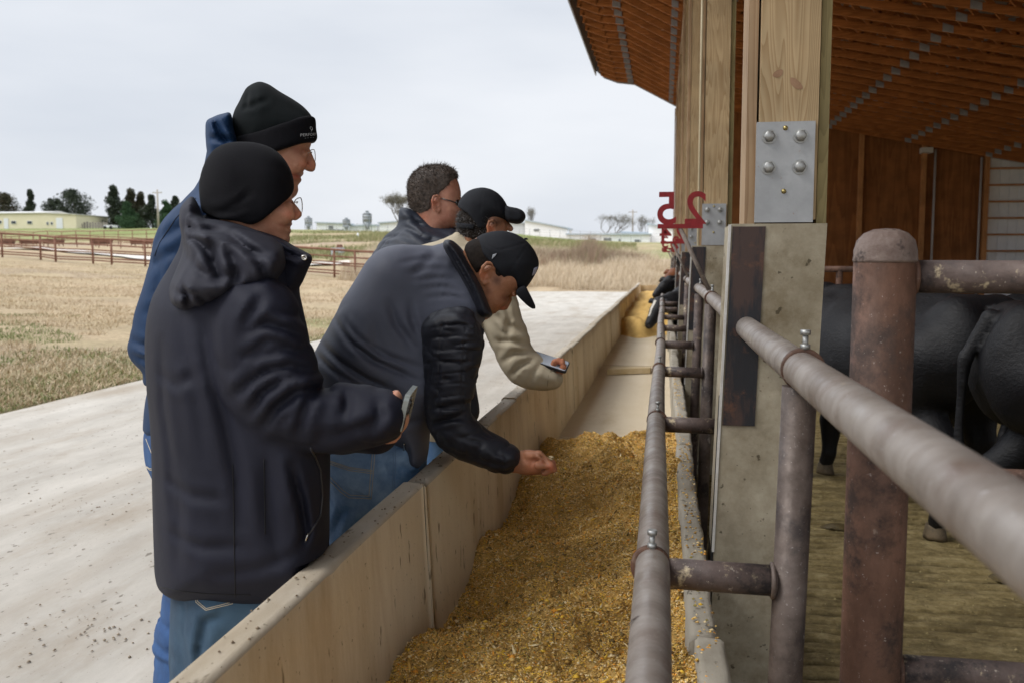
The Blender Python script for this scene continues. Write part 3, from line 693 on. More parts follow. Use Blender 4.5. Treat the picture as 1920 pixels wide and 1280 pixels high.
# leaning stays that carry the bunk numbers; the digits face away from the viewer
red_m = mat('red_steel', (.30,.018,.022), (.22,.012,.014), 20, .5, .1)
stay_m = mat('rusty_stay', (.16,.125,.105), (.26,.22,.19), 16, .7, .3, c3=(.40,.36,.3), s3=30, t3=.6)
def digits(txt, loc, size):
    cu = bpy.data.curves.new('bunk_number', 'FONT'); cu.body = txt; cu.size = size; cu.extrude = .006; cu.offset = size*.012; cu.align_x = 'CENTER'; cu.space_character = 1.25
    o = bpy.data.objects.new('tmp', cu); COL.objects.link(o); bpy.context.view_layer.update()
    me = bpy.data.meshes.new_from_object(o.evaluated_get(bpy.context.evaluated_depsgraph_get())); bpy.data.objects.remove(o)
    M = Matrix.Translation(loc) @ Matrix.Rotation(math.pi, 4, 'Z') @ Matrix.Rotation(math.pi/2, 4, 'X'); me.transform(M); return me
for k, (y, t) in enumerate(((5.0, '25'), (9.35, '24'), (13.9, '23'), (18.2, '22'))):
    top = Vector((.078, y, ZU+.375)); foot = Vector((XU, y, ZU+.03))
    lab = ['nearest red bunk number 25 seen from behind on a leaning rusty stay', 'red bunk number 24 seen from behind, second along the rail', 'red bunk number 23 seen from behind, below number 24', 'small far red bunk number behind number 23 on its stay'][k]
    nr = root('bunk_number_sign', foot, lab, 'number sign', 'red bunk number signs')
    MB().tube([foot, top], .012, 8).build('stay', stay_m, nr)
    base = top+Vector((.01, 0, .0)); bar = MB(); bar.box((base.x-.125, y-.012, base.z-.012), (base.x+.115, y+.012, base.z+.012)); bar.build('crossbar', red_m, nr)
    me = digits(t, (base.x-.002, y, base.z+.014), .245); link('digits', me, red_m, nr)

# ---- big capped corner post with its gate rails
gp = root('corner_post', (.400, 1.76, 0), 'thick rust brown capped steel post with pipe rails leading off to the right', 'steel post')
MB().lathe([(.0545, 0), (.0547, .4), (.0550, .9), (.0545, 1.505)], (.400, 1.76, 0), 40).build('post', rust_m, gp)
MB().lathe([(.0549, 1.498), (.0562, 1.502), (.0552, 1.509), (.0546, 1.521), (.050, 1.538), (.038, 1.551), (.022, 1.558), (.0001, 1.560)], (.400, 1.76, 0), 40).build('cap', mat('post_cap', (.12,.08,.065), (.24,.19,.165), 9, .6, .5, 40, c3=(.05,.035,.03), s3=14, t3=.56), gp)
for z, m, r in ((1.472, splash_m, .030), (1.10, rust_m, .022), (.725, splash_m, .030)):
    MB().tube([(.445, 1.765, z), (1.2, 1.765, z-.002), (4.2, 1.765, z)], r, 20).build('rail', m, gp)
    P = [(.452, 1.765+(r+.001)*math.cos(t), z+(r+.001)*math.sin(t)) for t in np.linspace(0, 2*math.pi, 16)[:-1]]
    MB().tube(P, .005, 6, closed=True).build('weld', rust_m, gp)
MB().tube([(4.2, 1.765, 0), (4.2, 1.765, 1.5)], .0575, 16).build('end_post', rust_m, gp)
# far pen divider
pf = root('pen_fence', (1.2, 9, 0), 'rusty pipe pen divider behind the black cattle', 'pipe fence')
for z in (1.425, 1.225, .9, .6): MB().tube([(.55, 9, z), (12, 9, z)], .03 if z > 1.4 else .022, 10).build('rail', rust_m, pf)
for x in (1.64, 4, 6.4, 8.8, 11.2): MB().tube([(x, 9, 0), (x, 9, 1.42)], .03, 10).build('post', rust_m, pf)

# ================================================================== barn
treated = wood('treated_post_wood', (.50,.37,.215), (.37,.25,.13), 3.2, ring=34)
treated_dark = wood('treated_side_wood', (.40,.28,.17), (.31,.20,.115), 2.6)
green_wood = wood('green_treated_wood', (.33,.27,.13), (.26,.21,.10), 4, ring=30)
truss_m = wood('truss_wood', (.43,.16,.045), (.29,.10,.025), 2, axis='X')
plate_m = mat('galvanized_plate', (.34,.35,.36), (.42,.43,.44), 6, .5, .05, metal=.45, c3=(.30,.20,.14), s3=18, t3=.62, c4=(.24,.25,.26), s4=5, t4=.5, w4=.3)
tplate_m = mat('truss_plate', (.30,.31,.33), (.4,.41,.43), 9, .45, 0, metal=.5)
pillar_m = concrete_mat('pillar_concrete', (.27,.23,.16), (.47,.42,.32), (.15,.11,.055), sc=6, dark=.28)
pplate_m = mat('rusted_face_plate', (.060,.036,.030), (.018,.018,.022), 3.4, .6, .3, 30, c3=(.15,.065,.035), s3=6, t3=.54, w3=.12, c4=(.20,.16,.11), s4=30, t4=.68, w4=.04, stretch=(3,1,.6), ramp=(.45,.55), bdist=.003)
strip_m = mat('white_edge_strip', (.66,.65,.62), (.5,.48,.44), 12, .5)
black_m = mat('black_rubber', (.012,.012,.013), rough=.6)
brass_m = mat('brass_screw', (.42,.34,.14), rough=.4, metal=.8)
ZP = 1.607
cols_y = [2.7+3.75*k for k in range(7)]
def ceil_z(x):      # underside of the trusses
    return 1.5+np.interp(x, [-1.78, -1.66, -1.30, -.85, .25, 14.5], [5.12, 4.92, 4.78, 4.72, 4.12, 4.12-.205*14.25])
def pillar(k, y):
    pr = root('concrete_pillar', (.34, y+.15, 0), ['nearest board-formed concrete pillar with a dark steel face plate', 'concrete pillar just behind the nearest one, second in the row', 'third concrete pillar along the feed rail', 'fourth concrete pillar along the feed rail', 'fifth concrete pillar, small in the distance', 'sixth concrete pillar, second from the far end', 'farthest concrete pillar at the end of the barn'][k], 'pillar', 'concrete pillars under the barn posts')
    x0, x1 = .191, .455; z = ZP; ln = .031     # the pillars are battered: they lean in towards the top
    def lbox(xa, ya, za, xb, yb, zb_):
        f = lambda x, zz: x-(ZP-zz)*ln
        return MB().hexa([(f(xa,za),ya,za),(f(xb,za),ya,za),(f(xb,za),yb,za),(f(xa,za),yb,za),(f(xa,zb_),ya,zb_),(f(xb,zb_),ya,zb_),(f(xb,zb_),yb,zb_),(f(xa,zb_),yb,zb_)])
    lbox(x0, y, 0, x1, y+.30, z).build('shaft', pillar_m, pr, bevel=.006)
    lbox(x0+.003, y-.004, z-.585, x0+.095, y+.002, z-.008).build('face_plate', pplate_m, pr)
    lbox(x0-.008, y-.004, .64, x0-.001, y+.012, z-.002).build('edge_strip', strip_m, pr)
    lbox(x0-.010, y+.014, .3, x0-.002, y+.022, z-.5).build('black_cable', black_m, pr)
    return pr
def column(k, y):
    zt = 1.5+4.1
    cr = root('timber_post', (.33, y+.15, ZP), ['nearest laminated timber post with a bolted steel plate, leaving the top of the picture', 'second laminated timber post with a bolted plate, left of the nearest', 'third timber post along the barn front', 'fourth timber post along the barn front', 'fifth timber post along the barn front', 'sixth timber post, second from the far end of the barn', 'farthest timber post at the barn end'][k], 'timber post', 'laminated timber posts of the barn front')
    MB().box((.231, y+.055, ZP), (.259, y+.24, zt)).build('left_ply', treated_dark, cr, bevel=.002)
    MB().box((.265, y+.03, ZP+.012), (.427, y+.068, zt)).build('front_board', treated, cr, bevel=.003)
    MB().box((.265, y+.072, ZP), (.424, y+.235, zt)).build('core_ply', treated_dark, cr, bevel=.002)
    MB().box((.432, y+.05, ZP), (.460, y+.24, zt)).build('right_ply', green_wood, cr, bevel=.002)
    p = MB(); p.box((.256, y+.012, ZP+.004), (.417, y+.028, ZP+.288)); pl = p.build('base_plate', plate_m, cr, bevel=.0015)
    if k < 4:
        for bx in (.291, .377):
            for bz in (.247, .160):
                b = MB(); b.lathe([(.0001, -.016), (.0125, -.0155), (.0165, -.012), (.0165, -.004)], (bx, y+.012, ZP+bz), 6, axis='Y'); b.lathe([(.021, -.004), (.021, 0)], (bx, y+.012, ZP+bz), 18, axis='Y'); b.build('bolt', bolt_m, pl)
        for bz in (.270, .092):
            b = MB(); b.lathe([(.0001, -.006), (.005, -.005), (.0075, 0)], (.335, y+.012, ZP+bz), 10, axis='Y'); b.build('screw', brass_m, pl)
    if k in (0,):
        km = mat('wood_knot', (.26,.15,.085), (.33,.2,.12), 30, .7)
        for (kx, kz, a, rx, rz) in ((.313, .425, -.5, .015, .010), (.363, .395, .75, .022, .0105)):
            me = bpy.data.meshes.new('knot'); n = 24; Vs = []
            for t in np.linspace(0, 2*math.pi, n, endpoint=False):
                u, v = rx*math.cos(t)*(1+.12*math.sin(3*t)), rz*math.sin(t); Vs.append((kx+u*math.cos(a)+v*math.sin(a), y+.0288, ZP+kz-u*math.sin(a)+v*math.cos(a)))
            me.from_pydata(Vs, [], [tuple(range(n))]); link('knot', me, km, cr)
    if k == 1:
        MB().tube([(.232, y+.03, .5), (.232, y+.03, 5.5)], .0075, 8).build('conduit', mat('pale_conduit', (.62,.55,.38), (.5,.43,.28), 5, .5), cr)
    if k < 3:
        b = MB(); b.tube([(.27, y+.26, ZP+.03), (.27, y+.26, ZP+.17)], .012, 10); b.build('strap', plate_m, cr)
for k, y in enumerate(cols_y): pillar(k, y); column(k, y)

barn = root('cattle_barn', (7, 12, 0), 'long open fronted timber cattle barn with exposed orange brown roof trusses', 'barn')
YE = 24.95
# trusses as parts
ty = [YE-.08-.61*k for k in range(44)]
def truss(y, near):
    mb = MB(); t = .019; d = .105
    xs = [-1.66, -1.30, -.85, .25]; P = [Vector((x, y, float(ceil_z(x))+d/2)) for x in xs]
    for a, b_ in zip(P, P[1:]): mb.beam(a-(b_-a).normalized()*.02, b_, .038, d)
    xr = 14.4; a = P[-1]; b_ = Vector((xr, y, float(ceil_z(xr))+d/2)); mb.beam(a, b_, .038, d)
    T = lambda x: 1.5+5.18-.175*(x+1.7)+.42        # top chord
    mb.beam((-1.72, y, T(-1.72)-.07), (xr, y, T(xr)-.07), .038, .13)
    mb.beam((-1.70, y, float(ceil_z(-1.66))+.02), (-1.70, y, T(-1.7)-.14), .09, .038, up=Vector((0,1,0)))
    # webs
    nodes = [-1.5, -.6, .25, 1.2, 2.15, 3.1, 4.05, 5.0, 5.95, 6.9, 7.85, 8.8, 9.75, 10.7, 11.65, 12.6, 13.55]
    for k, (a, b_) in enumerate(zip(nodes, nodes[1:])):
        za = (float(ceil_z(a))+d) if k % 2 else T(a)-.13; zb = T(b_)-.13 if k % 2 else (float(ceil_z(b_))+d)
        mb.beam((a, y, za), (b_, y, zb), .036, .08)
    nf = len(mb.bm.faces); mp = mb
    for x in (-.95, .12, 2.15, 4.05, 5.95, 7.85, 9.75, 11.65):
        z = float(ceil_z(x)); w = .15 if x != .12 else .11
        mp.hexa([(x-w/2, y-.0235, z+.012), (x+w/2, y-.0235, z+.012-w*.2), (x+w/2, y-.0195, z+.012-w*.2), (x-w/2, y-.0195, z+.012), (x-w/2, y-.0235, z+.135), (x+w/2, y-.0235, z+.110-w*.2), (x+w/2, y-.0195, z+.110-w*.2), (x-w/2, y-.0195, z+.110)])
        z2 = T(x)-.13
        mp.box((x-.06, y-.0235, z2-.0), (x+.06, y-.0195, z2+.11))
    mb.bm.faces.ensure_lookup_table()
    for f in mb.bm.faces[nf:]: f.material_index = 1
    o = mb.build('truss', truss_m, barn); o.data.materials.append(tplate_m)
for k, y in enumerate(ty): truss(y, k > 20)
T = lambda x: 1.5+5.18-.175*(x+1.7)+.42
# carrier beam on the posts, bridging boards, purlins, roof sheet, fascia
MB().box((.255, -4, 1.5+3.86), (.293, YE, 1.5+4.11)).build('header_beam', treated_dark, barn)
MB().box((.445, -4, 1.5+3.86), (.483, YE, 1.5+4.09)).build('header_beam', treated_dark, barn)
pur = MB()
for x in np.arange(-1.6, 14.4, .61):
    pur.beam((x, -4, T(x)+.02), (x, YE+.02, T(x)+.02), .09, .038)
pur.build('purlin', truss_m, barn)
roof_m = mat('roof_sheet', (.26,.25,.24), (.32,.31,.3), 3, .45, metal=.3)
MB().hexa([(-1.86, -4, T(-1.86)+.045), (14.6, -4, T(14.6)+.045), (14.6, YE+.12, T(14.6)+.045), (-1.86, YE+.12, T(-1.86)+.045), (-1.86, -4, T(-1.86)+.06), (14.6, -4, T(14.6)+.06), (14.6, YE+.12, T(14.6)+.06), (-1.86, YE+.12, T(-1.86)+.06)]).build('roof', roof_m, barn)
fas = mat('fascia_metal', (.20,.21,.22), (.28,.29,.3), 3, .5, metal=.2)
MB().box((-1.90, -4, float(ceil_z(-1.7))+.0), (-1.872, YE+.12, T(-1.86)+.04)).build('fascia', fas, barn)
xs = [-1.87, -1.66, -1.30, -.85, .25, 3, 14.5]
rk = MB()
for a, b_ in zip(xs, xs[1:]):
    za, zb = float(ceil_z(a))-.02, float(ceil_z(b_))-.02
    rk.hexa([(a, YE+.03, za), (b_, YE+.03, zb), (b_, YE+.07, zb), (a, YE+.07, za), (a, YE+.03, T(a)+.03), (b_, YE+.03, T(b_)+.03), (b_, YE+.07, T(b_)+.03), (a, YE+.07, T(a)+.03)])
rk.build('gable_fascia', fas, barn)
# far end wall: plywood liner bays, posts, white siding with girts
ply = wood('plywood_liner', (.27,.105,.032), (.20,.073,.021), 1.2, ring=9)
stud = wood('stud_wood', (.46,.22,.085), (.36,.16,.06), 3)
sid = mat('white_siding', (.66,.69,.73), (.74,.77,.80), 2, .5)
def at(px, Y=YE): return W(px, 400, Y).x
def wallq(x0, x1, m, name, dy=0, zb=0):
    MB().hexa([(x0, YE-.34+dy, zb), (x1, YE-.34+dy, zb), (x1, YE-.30+dy, zb), (x0, YE-.30+dy, zb), (x0, YE-.34+dy, float(ceil_z(x0))+.3), (x1, YE-.34+dy, float(ceil_z(x1))+.3), (x1, YE-.30+dy, float(ceil_z(x1))+.3), (x0, YE-.30+dy, float(ceil_z(x0))+.3)]).build(name, m, barn)
xa, xb, xc, xd = .55, at(1607), at(1720), at(1838)
wallq(xa, xb-.01, ply, 'liner_panel'); wallq(xb+.0, xc-.01, ply, 'liner_panel'); wallq(xc+.0, xd-.01, ply, 'liner_panel')
for x in (xb-.03, xc, xd-.03): MB().box((x-.05, YE-.48, 0), (x+.06, YE-.35, float(ceil_z(x))+.1)).build('wall_post', stud, barn)
wallq(xd+.05, 14.4, sid, 'siding', .05)
rb = MB()
for x in np.arange(xd+.1, 14.3, .23): rb.box((x, YE-.305, 0.2), (x+.03, YE-.292, float(ceil_z(x))+.25))
rb.build('siding_ribs', sid, barn)
for z in np.arange(.5, 4.4, .41): MB().box((xd+.04, YE-.40, z), (14.3, YE-.345, z+.045)).build('girt', stud, barn)
pv = mat('pvc_conduit', (.40,.38,.37), rough=.5)
for px in (1741, 1826): x = at(px); MB().tube([(x, YE-.42, .3), (x, YE-.42, float(ceil_z(x)))], .028, 8).build('conduit', pv, barn)
MB().box((xc-.10, YE-.62, float(ceil_z(xc))-.16), (xc+.16, YE-.36, float(ceil_z(xc))-.03)).build('junction_box', mat('box_grey', (.5,.48,.45), rough=.6), barn, bevel=.01)
# rear (low) wall: half height liner with open band above, so daylight enters
MB().box((14.42, -4, 0), (14.46, YE, 1.1)).build('rear_wall', ply, barn)
for y in np.arange(-3.5, YE, 3.66): MB().box((14.3, y, 0), (14.44, y+.15, float(ceil_z(14.4))+.2)).build('rear_post', stud, barn)
# ================================================================== people
def bounds(specs, pad=.05, zmin=None):
    lo = np.array([1e9]*3); hi = -lo
    for pts, Y, hy in specs:
        for px, py in pts:
            for yy in (Y-hy, Y+hy):
                p = W(px, py, yy); lo = np.minimum(lo, (p.x-pad, yy-pad, p.z-pad)); hi = np.maximum(hi, (p.x+pad, yy+pad, p.z+pad))
    if zmin is not None: lo[2] = max(lo[2], zmin)
    return lo, hi
def ridged(g, sx, sy, sz, amp, seed, pw=5):
    n = g.noise(sx, sy, sz, seed)*.65+g.noise(sx*2.1, sy*2.1, sz*2.1, seed+1)*.35; return (amp*(1-np.abs(n))**pw).astype(np.float32)
cloth = dict(spec=.25, sheen=.0)
black_shell = mat('black_shell_fabric', (.0080,.0088,.0175), (.0115,.0125,.0240), 3, .7, .35, 20, bdist=.003, crumple=.6, csc=3.4, **cloth)
navy_shell = mat('blue_jacket_fabric', (.0045,.024,.070), (.0065,.030,.085), 3, .66, .3, 16, bdist=.004, crumple=.4, csc=4, **cloth)
quilt_shell = mat('charcoal_quilted_fabric', (.078,.084,.112), (.095,.102,.134), 3, .58, .25, 16, bdist=.003, crumple=.22, csc=5, **cloth)
quilt_dark = mat('dark_quilted_fabric', (.014,.015,.021), (.020,.021,.028), 4, .50, .4, 30, bdist=.003, crumple=.5, csc=14, **cloth)
navy_puff = mat('dark_navy_puffer', (.015,.019,.030), (.022,.026,.038), 4, .5, .3, 30, bdist=.003, crumple=.5, csc=7, **cloth)
tan_cloth = mat('tan_canvas', (.42,.36,.255), (.48,.42,.31), 4, .85, .25, 60, bdist=.002, crumple=.3, csc=6)
knit = mat('black_knit', (.0050,.0050,.0068), (.0075,.0075,.0095), 6, .9, .5, 240, bdist=.0015, sheen=.02, spec=.1)
knit2 = mat('black_fleece', (.0055,.0075,.0085), (.008,.0105,.0115), 6, .9, .4, 200, bdist=.0015, sheen=.02, spec=.1)
capm = mat('black_cap_cloth', (.009,.010,.013), (.013,.014,.018), 5, .8, .3, 200, bdist=.001, spec=.2)
def skinmat(name, c1, c2, c3): return mat(name, c1, c2, 20, .5, .5, 240, c3=c3, s3=60, t3=.5, w3=.2, bdist=.0008, attr='tone', sss=.12, spec=.35)
skin_a = skinmat('weathered_skin', (.52,.27,.175), (.45,.215,.135), (.56,.31,.21))
skin_c = skinmat('tanned_skin', (.36,.165,.09), (.31,.135,.072), (.42,.205,.12))
denim_b = mat('bright_blue_denim', (.018,.055,.155), (.035,.095,.23), 5, .85, .3, 90, weave=420, bdist=.001)
denim_a = mat('teal_denim', (.020,.046,.082), (.040,.082,.130), 5, .85, .3, 90, weave=420, bdist=.001)
denim_c = mat('faded_blue_denim', (.095,.19,.34), (.38,.51,.66), 4.5, .85, .3, 90, weave=420, bdist=.001, ramp=(.40,.72))
thread = mat('tan_thread', (.48,.42,.32), rough=.8); dthread = mat('dark_thread', (.006,.006,.008), rough=.8)
metal_m = mat('thin_metal', (.55,.52,.47), rough=.25, metal=1.0)
glass_m = bpy.data.materials.new('lens_glass'); glass_m.use_nodes = True
_b = glass_m.node_tree.nodes['Principled BSDF']; _b.inputs['Base Color'].default_value = (.9,.92,.95,1); _b.inputs['Alpha'].default_value = .10; _b.inputs['Roughness'].default_value = .02; _b.inputs['IOR'].default_value = 1.1
dark_lens = mat('dark_lens', (.01,.01,.012), rough=.12, spec=.8)
hair_dark = mat('dark_hair', (.010,.0075,.006), (.020,.015,.012), 60, .8, .3, 300, bdist=.001, spec=.1)
hair_gray = mat('greying_hair', (.034,.024,.018), (.085,.062,.048), 70, .6, .2, 300, bdist=.002)
sole_m = mat('boot_leather', (.07,.04,.025), (.1,.06,.04), 20, .6)

def plane_tone(Y, spots, base=(1, 1, 1)):
    """colour factor by position in the XZ plane: [(px,py,radius_m,(r,g,b))]"""
    S = [(W(px, py, Y), r, np.array(c)) for px, py, r, c in spots]
    def f(V):
        C = np.ones((len(V), 3))*np.array(base)
        for p, r, c in S:
            w = np.exp(-((V[:, 0]-p.x)**2+(V[:, 2]-p.z)**2)/r**2)[:, None]; C = C*(1-w)+C*c*w
        return C*(1+.05*vnoise(V[:, 0]*60, V[:, 1]*60, V[:, 2]*60, 9)[:, None])
    return f
def ear(g, px, py, Y, s, tilt=0.0, sgn=-1):
    """outer ear as a rim with a hollow; sgn -1 is the side nearest the viewer"""
    c = W(px, py, Y); M = Matrix.Rotation(tilt, 4, 'Y')
    v = lambda a, b, d: c+M @ Vector((a*s, d*s*sgn, b*s))
    rim = [v(.006,.020,.004), v(-.004,.031,.009), v(-.016,.027,.014), v(-.021,.012,.016), v(-.019,-.006,.013), v(-.010,-.022,.007), v(-.001,-.028,.004), v(.004,-.020,.003)]
    f = g.chain([(p, .0046*s) for p in rim], .003)
    f = smin(f, g.ell(v(-.008, .0, .002), (.014*s, .007*s, .024*s), M), .004)
    f = smin(f, g.chain([(v(-.003,.018,.008), .003*s), (v(-.012,.006,.011), .0035*s), (v(-.009,-.010,.009), .003*s)], .003), .003)
    return smax(f, -g.ell(v(-.004,-.001,.013), (.0065*s, .009*s, .010*s), M), .003)
def quadpatch(name, snap, c, nx, ny, off, m, parent, thick=.0012):
    """a patch whose four pixel corners (tl,tr,br,bl) are laid on the surface"""
    c = [np.array(p, float) for p in c]; V = []; ok = True
    for o in (off, off-thick*2):
        for i in range(nx+1):
            for j in range(ny+1):
                u, v = i/nx, j/ny; p = c[0]*(1-u)*(1-v)+c[1]*u*(1-v)+c[2]*u*v+c[3]*(1-u)*v
                q = snap(p[0], p[1], o)
                if q is None: return None
                V.append(q)
    n = (nx+1)*(ny+1); F = []
    idx = lambda i, j: i*(ny+1)+j
    for i in range(nx):
        for j in range(ny):
            F.append((idx(i,j), idx(i+1,j), idx(i+1,j+1), idx(i,j+1))); F.append((n+idx(i,j), n+idx(i,j+1), n+idx(i+1,j+1), n+idx(i+1,j)))
    for i in range(nx):
        F.append((idx(i,0), n+idx(i,0), n+idx(i+1,0), idx(i+1,0))); F.append((idx(i,ny), idx(i+1,ny), n+idx(i+1,ny), n+idx(i,ny)))
    for j in range(ny):
        F.append((idx(0,j), idx(0,j+1), n+idx(0,j+1), n+idx(0,j))); F.append((idx(nx,j), n+idx(nx,j), n+idx(nx,j+1), idx(nx,j+1)))
    me = bpy.data.meshes.new(name); me.from_pydata([tuple(v) for v in V], [], F); me.update(); return link(name, me, m, parent, True)
def glasses(parent, px, py, Y, s=1.0, dark=False, px_ear=None, py_ear=None, tilt=0):
    c = W(px, py, Y); m = dark_lens if dark else metal_m
    for sg in (-1, 1):
        R = []
        for t in np.linspace(0, 2*math.pi, 22)[:-1]:
            R.append(Vector((c.x-.006*abs(math.cos(t))-(0.004 if sg else 0), Y+sg*.033+.0235*math.cos(t), c.z+.017*math.sin(t)+tilt*0)))
        mb = MB(); mb.tube(R, .0011 if not dark else .002, 6, closed=True); o = mb.build('glasses_rim', m, parent)
        b = MB(); v = [b.bm.verts.new(p) for p in R]; b.bm.faces.new(v); b.build('lens', dark_lens if dark else glass_m, o)
    MB().tube([(c.x-.004, Y-.011, c.z+.003), (c.x+.003, Y, c.z+.006), (c.x-.004, Y+.011, c.z+.003)], .0011, 6).build('bridge', m, parent)
    if px_ear:
        e = W(px_ear, py_ear, Y-.07)
        MB().tube([(c.x-.008, Y-.056, c.z+.004), (c.x-.02, Y-.064, c.z+.004), (e.x, Y-.073, e.z), (e.x-.012, Y-.073, e.z-.014)], .0013 if not dark else .0022, 6).build('temple', m, parent)
def shoe(g, x, y, z=0, l=.28):
    f = smin(g.cone((x-.03, y, z+.05), (x+.15, y, z+.038), .045, .036), g.cone((x-.05, y, z+.04), (x-.01, y, z+.12), .042, .045), .03)
    return smax(f, -(g.z-z-.004), .006)
def boots(parent, spots):
    for x, y in spots:
        g = Grid((x-.14, y-.08, -.01), (x+.24, y+.08, .2), .008); link('boot', g.mesh(shoe(g, x, y, 0), 'boot', 1), sole_m, parent, True)
WALLCUT = lambda g: np.minimum(g.x-(XO-.006), .885-g.z)

# ------------------------------------------------------------------ man in the long black coat (nearest)
A = root('person', W(450, 900, 1.9).xy.to_3d(), 'nearest man in a black knit cap and long black hooded coat holding up a phone', 'person')
YA = 1.92
coatA = [(405,400),(345,430),(338,471),(318,510),(303,535),(289,565),(280,605),(277,652),(280,721),(287,784),(290,850),(290,912),(292,1025),(294,1077),(303,1093),(324,1106),(380,1117),(440,1121),(520,1121),(600,1117),(614,1060),(613,1000),(613,860),(612,760),(596,712),(589,696),(583,665),(577,650),(572,620),(561,571),(556,546),(560,520),(540,470),(480,430)]
sleeveA = [(432,530),(500,515),(548,552),(566,600),(577,645),(584,665),(590,697),(598,714),(617,730),(628,724),(645,722),(667,728),(699,727),(730,733),(748,748),(757,768),(756,795),(744,817),(717,828),(667,836),(627,843),(575,838),(530,828),(492,815),(455,785),(424,748),(406,706),(397,650),(398,590)]
lo, hi = bounds([(coatA, YA, .27), (sleeveA, 1.71, .09)], .04)
g = Grid(lo, hi, .0062)
hyz = np.interp(g.z, [.6, .9, 1.25, 1.40, 1.50, 1.58, 1.62], [.25, .245, .245, .235, .20, .13, .10]).astype(np.float32)
torso = g.inflate(g.poly(coatA, YA), YA, hyz, .15)
creA = g.folds([([(300,640),(303,760),(318,860),(322,960)], .005, .010), ([(335,560),(345,650),(372,760),(385,860)], .004, .012), ([(386,610),(400,690),(425,790),(445,900),(450,980)], .007, .014),
    ([(300,900),(360,925),(420,930)], .005, .012), ([(310,1000),(380,1020),(450,1015)], .005, .012), ([(545,870),(565,940),(575,1000),(566,1018)], .013, .010), ([(500,840),(505,950),(520,1040)], .008, .018), ([(330,860),(335,960),(332,1060)], .005, .014), ([(560,1030),(480,1060),(400,1070)], .004, .012), ([(292,700),(330,720),(372,700)],.005,.012)], 1.70)
torso = torso+creA+ridged(g, 3.5, 3.5, 3.0, .005, 3)-.002
arm = g.inflate(g.poly(sleeveA, 1.71, False), 1.71, .088, .072)
creS = g.folds([([(425,545),(402,585),(400,650),(410,708),(432,752),(470,797)], .003, .008), ([(490,556),(470,590),(455,615)], .010, .010), ([(455,628),(500,606),(545,622),(578,640)], .010, .010), ([(448,672),(475,662),(500,640),(545,640)], .008, .009),
    ([(435,745),(470,714),(500,694),(545,684),(588,700)], .016, .011), ([(455,700),(490,668),(540,655),(580,668)], .012, .011), ([(487,806),(520,764),(555,736),(606,728)], .016, .011), ([(470,775),(492,735),(530,710),(560,706)], .013, .010), ([(560,815),(568,768),(590,736),(622,730)], .012, .011),
    ([(640,800),(652,760),(648,730)], .009, .012), ([(600,820),(640,815),(700,790),(735,770)], .007, .012), ([(690,820),(712,780),(706,742)], .006, .011), ([(520,585),(560,590),(572,612)], .007, .009), ([(520,800),(545,775),(552,750)], .008, .009)], 1.62)
arm = arm+creS+ridged(g, 7, 7, 8, .006, 8)-.003
farm = g.chain([(W(470,560,2.12), .075), (W(500,740,2.16), .07), (W(640,800,2.0), .052), (W(705,808,1.92), .046)], .03)
F = smin(smin(torso, arm, .016), farm, .03)
F = smax(F-.005, WALLCUT(g), .004)
jA = link('coat', g.mesh(F, 'coat', 1), black_shell, A, True)
hood = [(360,365),(372,384),(379,408),(400,412),(440,418),(480,432),(512,446),(530,462),(536,500),(512,537),(486,547),(450,556),(417,568),(390,582),(362,591),(340,588),(322,575),(314,560),(318,535),(330,505),(343,470),(341,440),(334,412),(339,387)]
lo, hi = bounds([(hood, 1.88, .24)], .04); g = Grid(lo, hi, .005)
hy = np.interp(g.z, [1.38, 1.45, 1.55, 1.62, 1.66], [.225, .235, .19, .12, .07]).astype(np.float32)
F = g.inflate(g.poly(hood, 1.86), 1.87, hy, .055)+.55*g.folds([([(352,398),(362,440),(385,470),(400,500)], .013, .010), ([(328,545),(350,555),(366,582)], .010, .008), ([(335,530),(352,548),(380,560),(392,578)], .006, .006), ([(345,535),(352,555),(350,585)], .007, .006), ([(395,450),(402,490),(414,525)], .012, .010), ([(378,425),(430,440),(470,470),(505,480)], .012, .009), ([(350,420),(370,432),(420,428)], .010, .008), ([(360,500),(400,520),(460,515)], .007, .012), ([(430,470),(445,510),(430,550)], .007, .010), ([(470,470),(490,500),(500,530)], .008, .009), ([(348,445),(372,452),(390,470)],.008,.006)], 1.68)+ridged(g, 9, 9, 9, .003, 14)-.001
hA = link('hood', g.mesh(F, 'hood', 1), mat('hood_shell', (.0175,.018,.028), (.0235,.024,.035), 3, .72, .35, 16, bdist=.004, crumple=.5, csc=6, **cloth), A, True)
collar = [(467,427),(500,436),(530,448),(555,464),(584,478),(586,486),(580,500),(570,525),(557,548),(545,560),(520,556),(490,520),(470,470)]
lo, hi = bounds([(collar, 1.9, .12)], .03); g = Grid(lo, hi, .0045)
F = g.inflate(g.poly(collar, 1.88), 1.885, .115, .032)+g.folds([([(518,472),(515,500),(516,540)], .007, .005), ([(500,450),(540,475),(575,490)], .006, .006), ([(478,440),(500,480),(505,530)], .008, .007)], 1.78)
cA = link('collar', g.mesh(F, 'collar', 1), black_shell, A, True)
sn = snapper([cA]); q = sn(570.5, 484, .001)
if q is not None:
    d = (CAMLOC-q).normalized(); mb = MB(); mb.lathe([(.0001, .0005), (.0026, .0005), (.0032, .003), (.0058, .003), (.0066, 0)], (0,0,0), 18); o = mb.build('snap_button', metal_m, A)
    o.data.transform(Matrix.Translation(q) @ Vector((0,0,1)).rotation_difference(Vector((.25,-1,.1)).normalized()).to_matrix().to_4x4())
